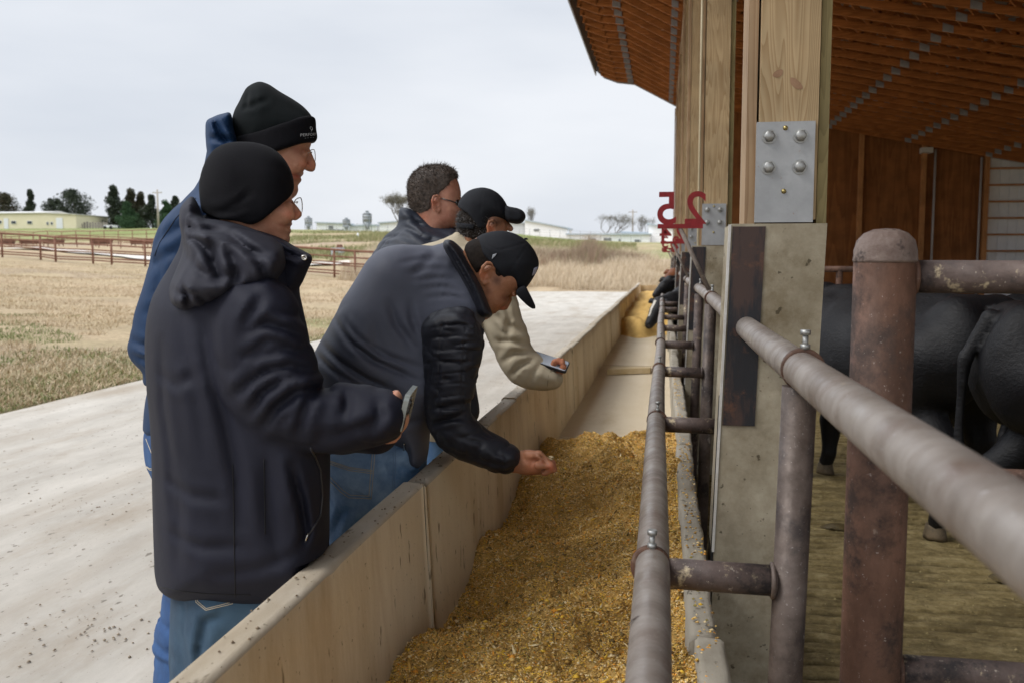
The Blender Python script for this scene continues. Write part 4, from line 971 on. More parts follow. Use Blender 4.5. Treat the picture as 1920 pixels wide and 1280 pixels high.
# seams and zip on the coat
sn = snapper([jA])
for pts in ([(436,870),(438,940),(439,1000),(441,1118)], [(495,860),(496,930),(497,1000)], [(296,1098),(330,1106),(390,1112),(470,1114)]):
    seam('seam', sn, pts, .0012, dthread, A, off=.0004)
seam('pocket_zip', sn, [(583,838),(600,880),(604,930),(600,965),(585,992),(571,1016)], .0022, mat('zip_tape', (.03,.03,.035), rough=.4), A, off=.001)
seam('zip_pull', sn, [(571,1014),(577,1004),(580,998)], .0022, metal_m, A, off=.003)
# beanie
bean = [(442,265),(420,269),(400,280),(385,300),(377,320),(372,342),(372,362),(375,385),(379,400),(405,408),(437,412),(472,423),(492,412),(517,391),(542,371),(553,355),(552,340),(546,320),(536,301),(522,285),(502,273),(475,266)]
lo, hi = bounds([(bean, 1.9, .12)], .03); g = Grid(lo, hi, .0042)
big = bean[:8]+[(378,400),(392,430),(430,455),(480,462),(525,450),(545,420),(553,385)]+bean[16:]
F = smax(g.inflate(g.poly(big, 1.9), 1.9, .098, .088), g.poly(bean, 1.9), .006)+g.folds([([(385,398),(420,395),(450,380),(470,360)], .005, .008), ([(400,402),(440,398),(470,385)], .004, .006), ([(500,300),(530,320),(545,345)], .002, .01)], 1.8)
link('knit_cap', g.mesh(F, 'knit_cap', 2), knit, A, True)
# head
face = [(546,350),(548,366),(546,374),(547,384),(548,396),(547,408),(546,415),(549,420),(547,424),(544,427),(547,433),(545,438),(542,441),(545,449),(541,458),(530,466),(512,472),(500,490),(470,520),(425,510),(410,470),(400,400),(420,340),(480,320),(530,330)]
lo, hi = bounds([(face, 1.9, .09)], .03); g = Grid(lo, hi, .0034)
hy = np.interp(g.z, [1.45, 1.53, 1.58, 1.63], [.060, .058, .070, .078]).astype(np.float32)
F = g.inflate(g.poly(face, 1.9), 1.9, hy, .062)
F = smin(F, g.cone(W(547,382,1.9), W(558,402,1.9), .006, .0105), .008); F = smin(F, g.cone(W(553,408,1.889), W(553,408,1.911), .007), .006)
for s in (-1, 1):
    F = smax(F, -g.ell(W(545,386,1.9+s*.034), (.012,.016,.010)), .012); F = smin(F, g.ell(W(541.5,387,1.9+s*.033), (.011,.013,.009)), .004)
    F = smin(F, g.ell(W(538,404,1.9+s*.045), (.018,.014,.014)), .02)
F = F+.0009*np.exp(-((g.x-W(547,426,1.9).x)/.008)**2-((g.z-W(547,426,1.9).z)/.0018)**2)+ridged(g, 40, 40, 60, .0009, 5)
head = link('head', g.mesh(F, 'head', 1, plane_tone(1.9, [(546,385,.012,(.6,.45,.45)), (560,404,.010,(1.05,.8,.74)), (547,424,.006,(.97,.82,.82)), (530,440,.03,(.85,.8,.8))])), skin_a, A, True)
glasses(A, 556, 384, 1.9)
# hands and phone
g = Grid((W(690,800,1.7).x-.03, 1.58, W(760,850,1.7).z-.02), (W(775,720,1.7).x+.03, 2.0, W(740,715,1.7).z+.02), .003)
Hh = lambda px, py, Y: W(px, py, Y)
F = g.ell(Hh(733,782,1.705), (.034,.020,.036))
F = smin(F, g.cone(Hh(700,784,1.71), Hh(735,782,1.705), .024, .026), .02)
for k, (pts) in enumerate([[(738,752,1.69),(744,741,1.685),(748,745,1.69)], [(740,770,1.69),(747,771,1.685),(749,776,1.70)], [(740,786,1.688),(746,787,1.684),(748,791,1.70)], [(737,802,1.69),(743,802,1.686),(746,805,1.70)]]):
    F = smin(F, g.chain([(Hh(*p), .0088-.0006*i) for i, p in enumerate(pts)], .004), .006)
F = smin(F, g.chain([(Hh(728,760,1.72), .0115), (Hh(737,744,1.70), .0100), (Hh(743,738,1.70), .0085)], .005), .008)
# other hand, cupped below
F2 = g.ell(Hh(724,812,1.87), (.034,.024,.022))
for k, yy in enumerate((1.80,1.825,1.85,1.875)):
    F2 = smin(F2, g.chain([(Hh(734,806,yy+.03), .009), (Hh(742-2*k,812,yy), .0085), (Hh(738-2*k,822,yy-.005), .008), (Hh(728-2*k,824,yy), .0072)], .004), .006)
F = smin(F, F2, .002)
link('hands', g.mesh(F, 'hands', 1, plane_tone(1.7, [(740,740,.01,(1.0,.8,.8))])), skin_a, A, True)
ph = root('phone', W(762,766,1.7), 'phone in a clear case held up in the hand of the nearest man', 'phone')
pc = W(764,764,1.73); M = Matrix.Translation(pc) @ Matrix.Rotation(math.radians(9.5), 4, 'Z') @ Matrix.Rotation(math.radians(14), 4, 'Y')
def rbox(mb, w, l, h, r, M, n=6):
    P = []
    for cx, cz, a0 in ((l/2-r, h/2-r, 0), (-l/2+r, h/2-r, 90), (-l/2+r, -h/2+r, 180), (l/2-r, -h/2+r, 270)):
        for k in range(n+1): a = math.radians(a0+90*k/n); P.append((cx+r*math.cos(a), cz+r*math.sin(a)))
    A_ = [mb.bm.verts.new(M @ Vector((-w/2, p[0], p[1]))) for p in P]; B_ = [mb.bm.verts.new(M @ Vector((w/2, p[0], p[1]))) for p in P]
    mb.bm.faces.new(A_); mb.bm.faces.new(B_[::-1])
    for k in range(len(P)): mb.bm.faces.new((A_[k], A_[(k+1) % len(P)], B_[(k+1) % len(P)], B_[k]))
case_m = mat('clear_case', (.20,.22,.21), (.30,.33,.31), 10, .25, spec=.7)
mb = MB(); rbox(mb, .010, .15, .074, .012, M); mb.build('case', case_m, ph, bevel=.0015)
mb = MB(); rbox(mb, .0035, .034, .034, .009, M @ Matrix.Translation((.0065, -.052, .014))); mb.build('camera_bump', mat('camera_bump', (.05,.05,.052), rough=.3), ph)
for dy, dz in ((-.060,.022),(-.060,.006),(-.045,.014)):
    o = MB().tube([M @ Vector((.0075, dy, dz)), M @ Vector((.0095, dy, dz))], .0062, 16).build('camera_lens', dark_lens, ph)
mb = MB(); rbox(mb, .0006, .138, .066, .009, M @ Matrix.Translation((-.0056, 0, 0))); mb.build('screen', mat('phone_glass', (.02,.02,.025), rough=.08, spec=.8), ph)
# jeans
jeA = [(322,1060),(322,1105),(320,1150),(318,1200),(316,1276),(312,1400),(314,1600),(318,1780),(318,1880),(440,1880),(455,1780),(490,1600),(520,1400),(560,1250),(590,1120),(596,1040)]
lo, hi = bounds([(jeA, YA, .2)], .04); g = Grid(lo, hi, .008)
P = g.poly(jeA, YA); F = g.inflate(P, YA, .20, .12)
zc = W(0,1145,YA).z; gap = np.interp(g.z, [0, zc-.12, zc+.0, zc+.03], [.03, .012, .0, -.05]).astype(np.float32)
F = smax(F, gap-np.abs(g.y-YA), .03)
F = F+g.folds([([(378,1290),(374,1220),(384,1165),(420,1150)], .012, .010), ([(330,1180),(345,1240),(340,1300)], .006, .012), ([(400,1240),(450,1200),(500,1190)], .008, .014), ([(320,1500),(380,1520),(440,1500)], .01, .015), ([(320,1700),(380,1715),(440,1700)], .012, .014)], 1.75)+ridged(g, 6, 6, 9, .005, 31)-.002
F = smax(F, WALLCUT(g), .004); F = smax(F, .07-g.z, .004)
jj = link('jeans', g.mesh(F, 'jeans', 1), denim_a, A, True); sn = snapper([jj])
for pts in ([(366,1108),(368,1128),(386,1143),(436,1131),(438,1118)], [(369,1108),(371,1126),(387,1140),(434,1128)]): seam('stitching', sn, pts, .0009, thread, A, off=.0008, step=4)
boots(A, [(W(390,1800,YA).x, 1.80), (W(390,1800,YA).x-.02, 2.06)])

# ------------------------------------------------------------------ tall man in the blue jacket
B = root('person', W(380, 900, 2.32).xy.to_3d(), 'tall man in a blue jacket, lettered black knit cap and glasses behind the black coat', 'person')
YB = 2.36
tB = [(392,262),(385,300),(371,350),(340,382),(308,425),(297,520),(290,600),(283,700),(272,757),(268,812),(340,820),(440,815),(500,780),(520,650),(528,520),(535,440),(520,380),(480,330),(440,280)]
aB = [(352,372),(330,385),(305,412),(289,447),(284,470),(282,496),(272,528),(261,559),(252,590),(245,618),(238,655),(243,672),(256,688),(268,700),(268,722),(300,728),(345,690),(362,560),(385,450),(380,390)]
lo, hi = bounds([(tB, YB, .27), (aB, 2.14, .1)], .04); g = Grid(lo, hi, .0068)
hy = np.interp(g.z, [.9, 1.3, 1.55, 1.66, 1.75, 1.85], [.22, .24, .24, .20, .11, .08]).astype(np.float32)
F = g.inflate(g.poly(tB, YB), YB, hy, .12)+ridged(g, 4, 4, 6, .007, 41)-.003
fa = g.inflate(g.poly(aB, 2.15, False), 2.15, .085, .06)+g.folds([([(292,470),(300,520),(290,560)], .008, .012), ([(245,640),(275,650),(300,640)], .010, .010), ([(250,668),(275,676),(310,665)], .008, .008), ([(300,450),(330,430),(350,420)], .008, .012), ([(285,500),(310,480),(330,470)], .007, .012), ([(268,590),(290,580),(310,590)],.006,.012)], 2.07)+ridged(g, 6, 6, 7, .005, 43)-.002
F = smin(F, fa, .02); F = smin(F, g.chain([(W(460,430,2.58), .08), (W(440,620,2.62), .07), (W(500,720,2.55), .06)], .03), .04)
jB = link('jacket', g.mesh(F, 'jacket', 1), navy_shell, B, True)
colB = [(385,228),(398,220),(416,214),(432,210),(436,222),(438,240),(444,262),(452,300),(430,330),(396,322),(388,290),(385,255)]
lo, hi = bounds([(colB, YB-.04, .1)], .03); g = Grid(lo, hi, .005)
F = g.inflate(g.poly(colB, YB-.04), YB-.03, .095, .022)+g.folds([([(400,222),(412,250),(428,268)], .006, .008), ([(392,260),(410,262),(440,268)], .004, .008)], YB-.1)
cB = link('collar', g.mesh(F, 'collar', 1), navy_shell, B, True)
sn = snapper([jB]); seam('seam', sn, [(368,372),(330,410),(300,455),(290,480)], .0011, dthread, B, off=.0004); seam('cuff_edge', sn, [(268,722),(278,724),(290,722)], .0016, dthread, B)
def fieldhead(Y, face, hyv, nose, ears=(), R=.062, h=.0036, extra=None):
    lo, hi = bounds([(face, Y, .1)], .03); g = Grid(lo, hi, h); F = g.inflate(g.poly(face, Y), Y, hyv, R); return g, F
faceB = [(583,262),(584,272),(579,280),(577,288),(575,300),(570,312),(568,319),(570,326),(567,330),(564,333),(566,339),(562,344),(558,348),(560,357),(556,367),(545,376),(525,382),(505,390),(490,430),(440,430),(445,340),(438,270),(460,220),(520,200),(570,215)]
g, F = fieldhead(YB, faceB, .076, None)
F = smin(F, g.cone(W(578,286,YB), W(584,308,YB), .008, .012), .008); F = smin(F, g.cone(W(583,310,YB), W(583.5,315,YB), .0115, .0115), .004); F = smin(F, g.cone(W(576,315,YB-.012), W(576,315,YB+.012), .008), .006)
for s in (-1, 1):
    F = smax(F, -g.ell(W(575,288,YB+s*.034), (.014,.018,.011)), .012); F = smin(F, g.ell(W(570,289,YB+s*.033), (.012,.014,.010)), .004); F = smin(F, g.ell(W(560,309,YB+s*.043), (.022,.016,.016)), .02)
F = F+.0022*np.exp(-((g.x-W(568,332.5,YB).x)/.018)**2-((g.z-W(568,332.5,YB).z)/.002)**2)+g.folds([([(565,303),(558,318),(556,332)], .0018, .003)], YB-.05)
F = smin(F, ear(g, 515, 300, YB-.076, 1.0), .004)
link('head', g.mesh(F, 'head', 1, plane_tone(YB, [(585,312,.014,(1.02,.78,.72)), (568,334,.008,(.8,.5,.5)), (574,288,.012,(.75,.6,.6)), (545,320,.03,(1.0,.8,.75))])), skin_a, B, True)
glasses(B, 583, 290, YB, px_ear=520, py_ear=284)
beB = [(488,153),(474,157),(462,165),(456,176),(448,192),(440,206),(435,222),(435,240),(442,260),(455,285),(495,292),(524,285),(545,279),(565,272),(581,269),(588,262),(588,226),(586,221),(579,211),(567,199),(548,186),(527,174),(515,166),(505,159)]
lo, hi = bounds([(beB, YB, .13)], .03); g = Grid(lo, hi, .0046)
F = g.inflate(g.poly(beB, YB), YB, .105, .085)+g.folds([([(463,170),(462,190),(460,200)], .006, .006), ([(462,200),(480,195),(500,188)], .006, .008), ([(520,190),(550,205),(570,220)], .002, .01), ([(452,205),(465,200),(480,205)],.004,.006)], YB-.1)
kB = link('knit_cap', g.mesh(F, 'knit_cap', 2), knit2, B, True)
cuf = [(443,261),(448,258),(470,253),(495,247),(515,240),(535,233),(560,224),(580,220),(590,223),(592,232),(592,243),(595,260),(592,267),(581,269),(565,272),(545,279),(524,286),(495,296),(460,293)]
lo, hi = bounds([(cuf, YB, .13)], .03); g = Grid(lo, hi, .0042); F = g.inflate(g.poly(cuf, YB), YB, .112, .028)
# keep it a band: follow the cap's own width
hyb = (.098*np.sqrt(np.clip(1-((g.x-(g.y-YB)*g.sh[0]-W(515,250,YB).x)/.128)**2, .02, 1))+.014).astype(np.float32)
F = smax(g.inflate(g.poly(cuf, YB), YB, .2, .012), np.abs(g.y-YB)-hyb, .012)
cuB = link('cap_cuff', g.mesh(F, 'cap_cuff', 1), knit, kB, True)
sn = snapper([cuB, kB])
lm = mat('grey_embroidery', (.42,.43,.45), rough=.7)
def lettering(txt, snap, fmap, m, parent, name='lettering', off=.0012):
    cu = bpy.data.curves.new('t', 'FONT'); cu.body = txt; cu.size = 1; cu.resolution_u = 2
    o = bpy.data.objects.new('t', cu); COL.objects.link(o); bpy.context.view_layer.update()
    me = bpy.data.meshes.new_from_object(o.evaluated_get(bpy.context.evaluated_depsgraph_get())); bpy.data.objects.remove(o)
    xs_ = [v.co.x for v in me.vertices]; w = max(xs_)
    for v in me.vertices:
        px, py = fmap(v.co.x/w, v.co.y); q = snap(px, py, off); v.co = q if q is not None else W(px, py, YB)
    return link(name, me, m, parent)
lettering('PERFORM', sn, lambda u, v: (562.5+28.5*math.sin(u*1.35)/math.sin(1.35), 256.5-2.2*u-7.5*v), lm, kB)
lettering('co-op feed'[:0] or '- - - -', sn, lambda u, v: (571+17*u, 260.5-1.5*u-4*v), lm, kB)
seam('emblem', sn, [(583,246.5),(585.5,243),(584.5,239),(582,238),(581,241),(583,243.5),(586,244)], .0007, lm, kB, off=.001, step=2)
jeB = [(269,800),(268,840),(272,872),(288,903),(298,960),(303,1040),(302,1092),(302,1145),(292,1171),(286,1195),(284,1216),(289,1235),(284,1255),(284,1290),(278,1400),(280,1500),(283,1560),(395,1560),(400,1400),(412,1250),(430,1100),(460,950),(480,800)]
lo, hi = bounds([(jeB, YB-.06, .2)], .04, .06); g = Grid(lo, hi, .0085); F = g.inflate(g.poly(jeB, YB-.06), YB-.02, .19, .11)
zc = W(0,980,YB).z; gap = np.interp(g.z, [0, zc-.12, zc+.0, zc+.03], [.04, .014, .0, -.05]).astype(np.float32); F = smax(F, gap-np.abs(g.y-YB+.02), .03)
F = F+g.folds([([(286,1210),(310,1222),(335,1216)], .012, .010), ([(290,1165),(315,1180),(340,1170)], .010, .010), ([(286,1245),(310,1240),(335,1250)], .009, .009), ([(302,1120),(325,1140),(345,1130)], .007, .010), ([(280,1420),(330,1430),(380,1420)], .012, .014), ([(280,1520),(330,1530),(380,1520)], .014, .013)], YB-.15)+ridged(g, 6, 6, 9, .005, 51)-.002
F = smax(F, .07-g.z, .004); jb = link('jeans', g.mesh(F, 'jeans', 1), denim_b, B, True); sn = snapper([jb])
for pts in ([(274,822),(285,850),(289,875)], [(271,870),(280,877),(290,879)], [(272,872),(281,880),(291,882)]): seam('stitching', sn, pts, .0011, thread, B, off=.0008, step=4)
boots(B, [(W(340,1500,YB).x, 2.24), (W(340,1500,YB).x+.03, 2.46)])

# ------------------------------------------------------------------ bending man sampling the feed
C_ = root('person', W(700, 1100, 2.75).xy.to_3d(), 'man in a charcoal jacket and black cap bending over the wall to pick up feed', 'person')
YC = 2.76
tC = [(846,449),(822,459),(780,461),(747,460),(715,467),(690,487),(670,520),(655,544),(640,564),(627,591),(612,622),(600,645),(586,670),(576,700),(574,760),(585,800),(598,824),(625,833),(700,836),(742,838),(745,860),(752,872),(775,878),(797,872),(803,845),(806,800),(840,770),(868,700),(880,640),(905,602),(918,590),(908,545),(890,505),(870,470)]
lo, hi = bounds([(tC, YC, .27)], .04); g = Grid(lo, hi, .0066)
c0 = W(855,500,YC); hy = np.clip(.10+.42*(np.hypot(g.x-c0.x-.03, g.z-c0.z)-.03), .09, .245).astype(np.float32)
F = g.inflate(g.poly(tC, YC), YC, hy, .14)
F = F+g.folds([([(602,650),(640,680),(690,712),(745,735)], .012, .011), ([(590,668),(620,690),(660,715),(705,735)], .009, .010), ([(625,600),(655,640),(700,675),(780,712)], .010, .010), ([(640,596),(670,632),(720,665),(790,690)], .007, .008), ([(730,570),(745,610),(775,650)], .010, .012), ([(770,565),(775,600),(785,630)], .008, .010),
    ([(820,470),(800,490),(770,520)], .006, .012), ([(850,500),(810,500),(760,510)], .005, .007), ([(862,520),(820,518),(775,525)], .006, .006), ([(872,545),(835,535),(790,540)], .006, .006), ([(880,560),(845,553),(800,558)], .006, .006), ([(845,485),(800,480),(750,490)], .005, .007), ([(700,600),(705,640),(730,670)], .004, .014), ([(600,760),(680,770),(760,765)], .005, .014), ([(615,800),(700,805),(780,790)], .006, .010)], YC-.22)+ridged(g, 3.5, 3.5, 4.5, .006, 61)-.002
F = F+.015*np.exp(-((g.z-W(0,834,YC-.2).z+.004)/.010)**2)*(g.x < W(735,830,YC).x)
F = smax(F, WALLCUT(g), .004)
jC = link('jacket', g.mesh(F, 'jacket', 1), quilt_shell, C_, True)
sC = [(800,590),(835,577),(870,574),(892,590),(908,615),(909,638),(905,665),(897,700),(890,735),(882,766),(889,783),(915,806),(946,822),(970,838),(976,850),(975,866),(966,880),(949,888),(927,885),(884,869),(852,857),(821,835),(804,808),(796,763),(794,685),(789,638),(791,612)]
lo, hi = bounds([(sC, 2.54, .09)], .04); g = Grid(lo, hi, .0042)
Ls = []
for k in range(10): y = 588+22*k; Ls.append(([(788, y+5+3*math.sin(k*2)), (815, y+3-2*math.cos(k*3)), (860, y-1+2*math.sin(k*5)), (910, y+4)], .0024, .0032))
for k in range(7): x = 800+22*k; Ls.append(([(x, 800+9*k+4), (x+10, 820+9*k), (x+2, 850+6*k)], .0025, .006))
for x in (826, 870): Ls.append(([(x+6, 585), (x, 650), (x-4, 720), (x-2, 790)], .0026, .0032))
Ls += [([(806,800),(830,790),(870,778)], .008, .008), ([(800,770),(840,760),(885,755)], .006, .008), ([(850,580),(900,600),(905,640)], .006, .01)]
F = g.inflate(g.poly(sC, 2.54), 2.54, .082, .062)+g.folds(Ls, 2.46)+ridged(g, 12, 12, 26, .006, 66)-.002
link('sleeve', g.mesh(F, 'sleeve', 1), quilt_dark, C_, True)
# far arm rests on the wall
g = Grid((W(820,700,2.9).x-.12, 2.78, .78), (W(900,600,2.9).x+.05, 3.06, 1.5), .012)
F = g.chain([(W(850,560,2.95), .075), (W(850,690,2.96), .068), (W(872,770,2.92), .05)], .03); F = smax(F, WALLCUT(g), .01); link('sleeve', g.mesh(F, 'sleeve', 1), quilt_dark, C_, True)
coC = [(832,450),(846,449),(858,460),(868,474),(878,492),(891,514),(905,539),(915,565),(924,589),(922,594),(908,597),(895,590),(884,562),(868,528),(850,497),(830,464)]
lo, hi = bounds([(coC, 2.72, .12)], .03); g = Grid(lo, hi, .0045)
F = g.inflate(g.poly(coC, 2.70), 2.71, .105, .022)+g.folds([([(842,462),(860,492),(880,528),(900,575)], .0028, .004)]+[([(836+13*k, 462+22*k), (862+11*k, 462+20*k)], .006, .004) for k in range(7)][:0], 2.6)
link('collar', g.mesh(F, 'collar', 1), quilt_dark, C_, True)
YH = 2.74
faC = [(872,460),(900,442),(950,440),(985,465),(992,510),(985,540),(972,551),(966,555),(960,556),(957,560),(953,563),(948,570),(941,577),(937,582),(932,584),(930,588),(925,588),(921,594),(912,600),(900,600),(893,580),(885,545),(880,530),(862,500)]
g, F = fieldhead(YH, faC, .076, None)
F0 = F; g0 = g
F = smin(F, g.cone(W(956,562,YH), W(947,575,YH), .007, .0105), .007); F = smin(F, g.cone(W(941,578,YH-.010), W(941,578,YH+.010), .007), .005)
for s in (-1, 1):
    F = smax(F, -g.ell(W(952,559,YH+s*.033), (.012,.016,.010)), .010); F = smin(F, g.ell(W(947,560,YH+s*.033), (.010,.013,.010)), .004); F = smin(F, g.ell(W(935,560,YH+s*.045), (.02,.014,.02)), .02)
F = smin(F, g.cone(W(964,553,YH-.05), W(966,552,YH-.02), .006), .006)
F = smin(F, ear(g, 917, 515, YH-.074, 1.12, tilt=.45), .004)
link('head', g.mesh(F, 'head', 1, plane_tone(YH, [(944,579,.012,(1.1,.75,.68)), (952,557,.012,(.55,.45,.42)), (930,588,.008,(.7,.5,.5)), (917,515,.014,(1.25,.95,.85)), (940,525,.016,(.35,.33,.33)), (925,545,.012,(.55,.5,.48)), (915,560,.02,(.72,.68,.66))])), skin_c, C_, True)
haC = [(868,463),(880,450),(905,446),(925,470),(938,494),(946,508),(943,517),(934,519),(929,515),(927,503),(922,499),(910,499),(900,507),(896,515),(888,505),(880,492)]
g = g0; F = smax(F0-.004, g.poly(haC, YH), .006)+ridged(g, 70, 70, 70, .0014, 71, 2)-.0005
hC = link('hair', g.mesh(F, 'hair', 0), hair_dark, C_, True)
dome = [(888,455),(893,445),(905,438),(925,433),(945,432),(965,437),(980,445),(992,455),(1004,471),(1011,488),(1011,502),(1004,516),(996,529),(988,540),(978,550),(967,549),(955,535),(938,512),(920,492),(903,473),(893,463)]
lo, hi = bounds([(dome, YH, .11)], .03); g = Grid(lo, hi, .0038)
bigd = [(885,462)]+dome[1:17]+[(978,562),(960,590),(925,600),(890,560),(872,500)]
F = smax(g.inflate(g.poly(bigd, YH), YH, .090, .074), g.poly(dome, YH), .005)+g.folds([([(903,455),(935,470),(965,462),(993,453)], .0014, .003), ([(945,525),(965,495),(992,455)], .0018, .0025), ([(1000,520),(985,500),(965,480)], .001, .003)], YH-.08)
cC = link('cap', g.mesh(F, 'cap', 1), capm, C_, True)
bill = [(972,540),(985,534),(990,545),(997,558),(1004,573),(1004,579),(998,579),(988,572),(977,561),(966,549)]
lo, hi = bounds([(bill, YH, .1)], .03); g = Grid(lo, hi, .0034)
bow = (.018*((g.y-YH)/.08)**2).astype(np.float32)
P2 = g.poly(bill, YH); F = smax(P2+.0*bow, np.abs(g.y-YH)-.078*np.sqrt(np.clip(1-np.clip((g.x-W(985,540,YH).x+(W(985,540,YH).z-g.z))/.11, 0, 1)**2.2, .03, 1)), .008)
link('bill', g.mesh(F, 'bill', 1), capm, cC, True)
sn = snapper([cC, hC])
quadpatch('strap', sn, [(886,453),(893,446),(905,461),(899,468)], 5, 5, .003, mat('strap_webbing', (.17,.19,.23), (.30,.33,.38), 60, .6), cC)
quadpatch('side_mark', sn, [(924,478),(932,475),(929,480),(922,487)], 4, 4, .0015, mat('grey_mark', (.30,.32,.35), rough=.6), cC)
quadpatch('front_mark', sn, [(1001,503),(1008.5,500),(1002,515),(997,517)], 4, 4, .002, mat('pale_mark', (.34,.35,.46), rough=.6), cC)
MB().lathe([(.0001,.006),(.005,.005),(.0065,0)], tuple(W(986,450,YH)), 10).build('button', capm, cC)
# hand pinching grain
g = Grid((W(960,880,2.5).x-.03, 2.42, W(1000,905,2.5).z-.01), (W(1045,830,2.5).x+.02, 2.64, W(1000,830,2.5).z+.02), .0028)
q = lambda px, py, Y=2.53: W(px, py, Y)
F = smin(g.ell(q(997,866,2.535), (.042,.028,.034)), g.cone(q(962,866,2.54), q(985,866,2.535), .030, .032), .02)
F = smin(F, g.ell(q(1012,873,2.53), (.024,.026,.022)), .014)
for k, (yy, dx) in enumerate(((2.492,0),(2.512,3),(2.533,3),(2.553,0))):
    F = smin(F, g.chain([(q(1008,872-3*k,yy), .0115), (q(1032+dx,872-2*k,yy+.004), .0105), (q(1035+dx,879,yy+.008), .0095), (q(1020+dx,886,yy+.012), .0085)], .004), .0045)
F = smin(F, g.chain([(q(990,852,2.515), .0145), (q(1010,852,2.505), .0115), (q(1024,864,2.507), .0095), (q(1031,866,2.510), .0085)], .006), .008)
F = F+g.folds([([(1008,848),(1018,858),(1026,868)], .004, .0035), ([(996,850),(1003,862),(998,872)], .0012, .004), ([(1022,870),(1020,880)], .0015, .002)], 2.5)
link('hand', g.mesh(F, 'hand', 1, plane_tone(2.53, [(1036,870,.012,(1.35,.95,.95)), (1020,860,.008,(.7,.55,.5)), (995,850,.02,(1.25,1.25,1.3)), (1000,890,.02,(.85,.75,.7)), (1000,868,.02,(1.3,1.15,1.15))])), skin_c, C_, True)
V, F = crumbs(26, lambda r: tuple(q(r.uniform(1026,1037), r.uniform(855,862), r.uniform(2.495,2.53))), 3, .0034)
pinch = link('pinch_of_feed', npmesh('pinch_of_feed', V, F), mat('pale_grain', (.62,.53,.36), (.4,.3,.14), 200)); tag(pinch, 'pinch of pale grain held in the fingertips of the bending man', 'feed', kind='stuff')
jeC = [(598,800),(590,850),(588,900),(592,1000),(598,1100),(602,1250),(604,1372),(720,1372),(738,1300),(752,1200),(768,1060),(786,960),(799,880),(800,800)]
lo, hi = bounds([(jeC, YC, .2)], .04, .05); g = Grid(lo, hi, .0075); F = g.inflate(g.poly(jeC, YC), YC, .195, .13)
zc = W(0,985,YC).z; gap = np.interp(g.z, [0, zc-.14, zc+.0, zc+.03], [.04, .014, .0, -.05]).astype(np.float32); F = smax(F, gap-np.abs(g.y-YC), .03)
F = F+g.folds([([(625,1000),(640,960),(665,945)], .007, .010), ([(660,1020),(680,975),(715,950)], .008, .010), ([(690,1010),(720,960),(760,930)], .008, .011), ([(735,850),(737,900),(728,960)], .004, .006), ([(750,870),(770,890),(800,885)], .008, .009), ([(640,1050),(660,1000),(690,960)], .006, .012), ([(715,845),(730,900)], .004, .01)], YC-.18)+ridged(g, 7, 7, 9, .005, 75)-.002
F = smax(F, WALLCUT(g), .004); F = smax(F, .07-g.z, .004)
jc = link('jeans', g.mesh(F, 'jeans', 1), denim_c, C_, True); sn = snapper([jc])
pk = quadpatch('back_pocket', sn, [(612,836),(705,838),(697,934),(617,900)], 14, 14, .0022, denim_c, C_, .0012)
sn2 = snapper([jc]+([pk] if pk else []))
for pts in ([(618,836),(660,835),(704,838)], [(618,841),(660,840),(703,843)], [(704,838),(700,890),(696,934)], [(699,842),(695,890),(692,928)], [(617,899),(640,922),(654,932),(696,934)], [(619,893),(642,917),(656,927),(693,929)], [(616,862),(655,875),(699,881)], [(616,868),(655,881),(699,887)], [(616,864.5),(655,877.5),(699,883.5)]):
    seam('stitching', sn2, pts, .0012, thread, C_, off=.0012, step=5)
for pts in ([(737,836),(738,870),(735,930),(722,965)], [(741,836),(742,870),(739,930)]): seam('stitching', sn2, pts, .001, mat('blue_thread', (.16,.24,.36)), C_, off=.0008, step=6)
sn = snapper([jC]); seam('zip_pull', sn, [(759,828),(760,840),(758,842),(760,862)], .0028, metal_m, C_, off=.004, step=3)
boots(C_, [(W(670,1350,YC).x, 2.63), (W(665,1350,YC).x, 2.90)])

# ------------------------------------------------------------------ dark haired man in sunglasses (farthest)
D = root('person', W(780, 900, 3.85).xy.to_3d(), 'farthest man with short dark hair, sunglasses and a dark puffer jacket', 'person')
YD = 3.85
tD = [(747,389),(765,391),(790,404),(812,419),(832,426),(856,425),(866,440),(866,480),(862,560),(850,660),(842,780),(700,780),(692,640),(690,560),(690,500),(698,476),(716,448),(736,432),(746,424)]
lo, hi = bounds([(tD, YD, .27)], .04); g = Grid(lo, hi, .008)
hy = np.interp(g.z, [.9, 1.45, 1.55, 1.62, 1.66, 1.75], [.23, .25, .22, .15, .105, .09]).astype(np.float32)
F = g.inflate(g.poly(tD, YD), YD, hy, .10)+g.folds([([(746,410),(775,412),(800,425),(840,440)], .010, .010), ([(750,418),(770,430),(800,450),(830,455)], .010, .010), ([(770,395),(790,425),(800,440)], .008, .008), ([(722,445),(750,442),(772,450)], .006, .008), ([(712,460),(740,456),(780,470)], .006, .008), ([(720,475),(730,450),(745,440)], .004, .006), ([(700,500),(760,495),(850,500)], .008, .008), ([(700,560),(760,555),(850,560)], .008, .008), ([(700,620),(760,615),(850,620)], .008, .008)], YD-.18)+ridged(g, 9, 9, 10, .009, 81)-.004
link('jacket', g.mesh(F, 'jacket', 1), navy_puff, D, True)
faD = [(768,370),(764,345),(775,325),(800,312),(838,315),(855,330),(861,345),(865,364),(863,374),(865,385),(866,395),(864,402),(866,408),(863,416),(858,425),(845,434),(835,436),(828,450),(790,450),(783,410)]
g, F = fieldhead(YD, faD, .078, None, h=.0045)
F0 = F; g0 = g
F = smin(F, g.cone(W(866,376,YD), W(874,392,YD), .009, .013), .01); F = smin(F, ear(g, 823, 383, YD-.077, 1.15), .004)
F = smin(F, g.ell(W(850,394,YD-.045), (.02,.016,.02)), .02)
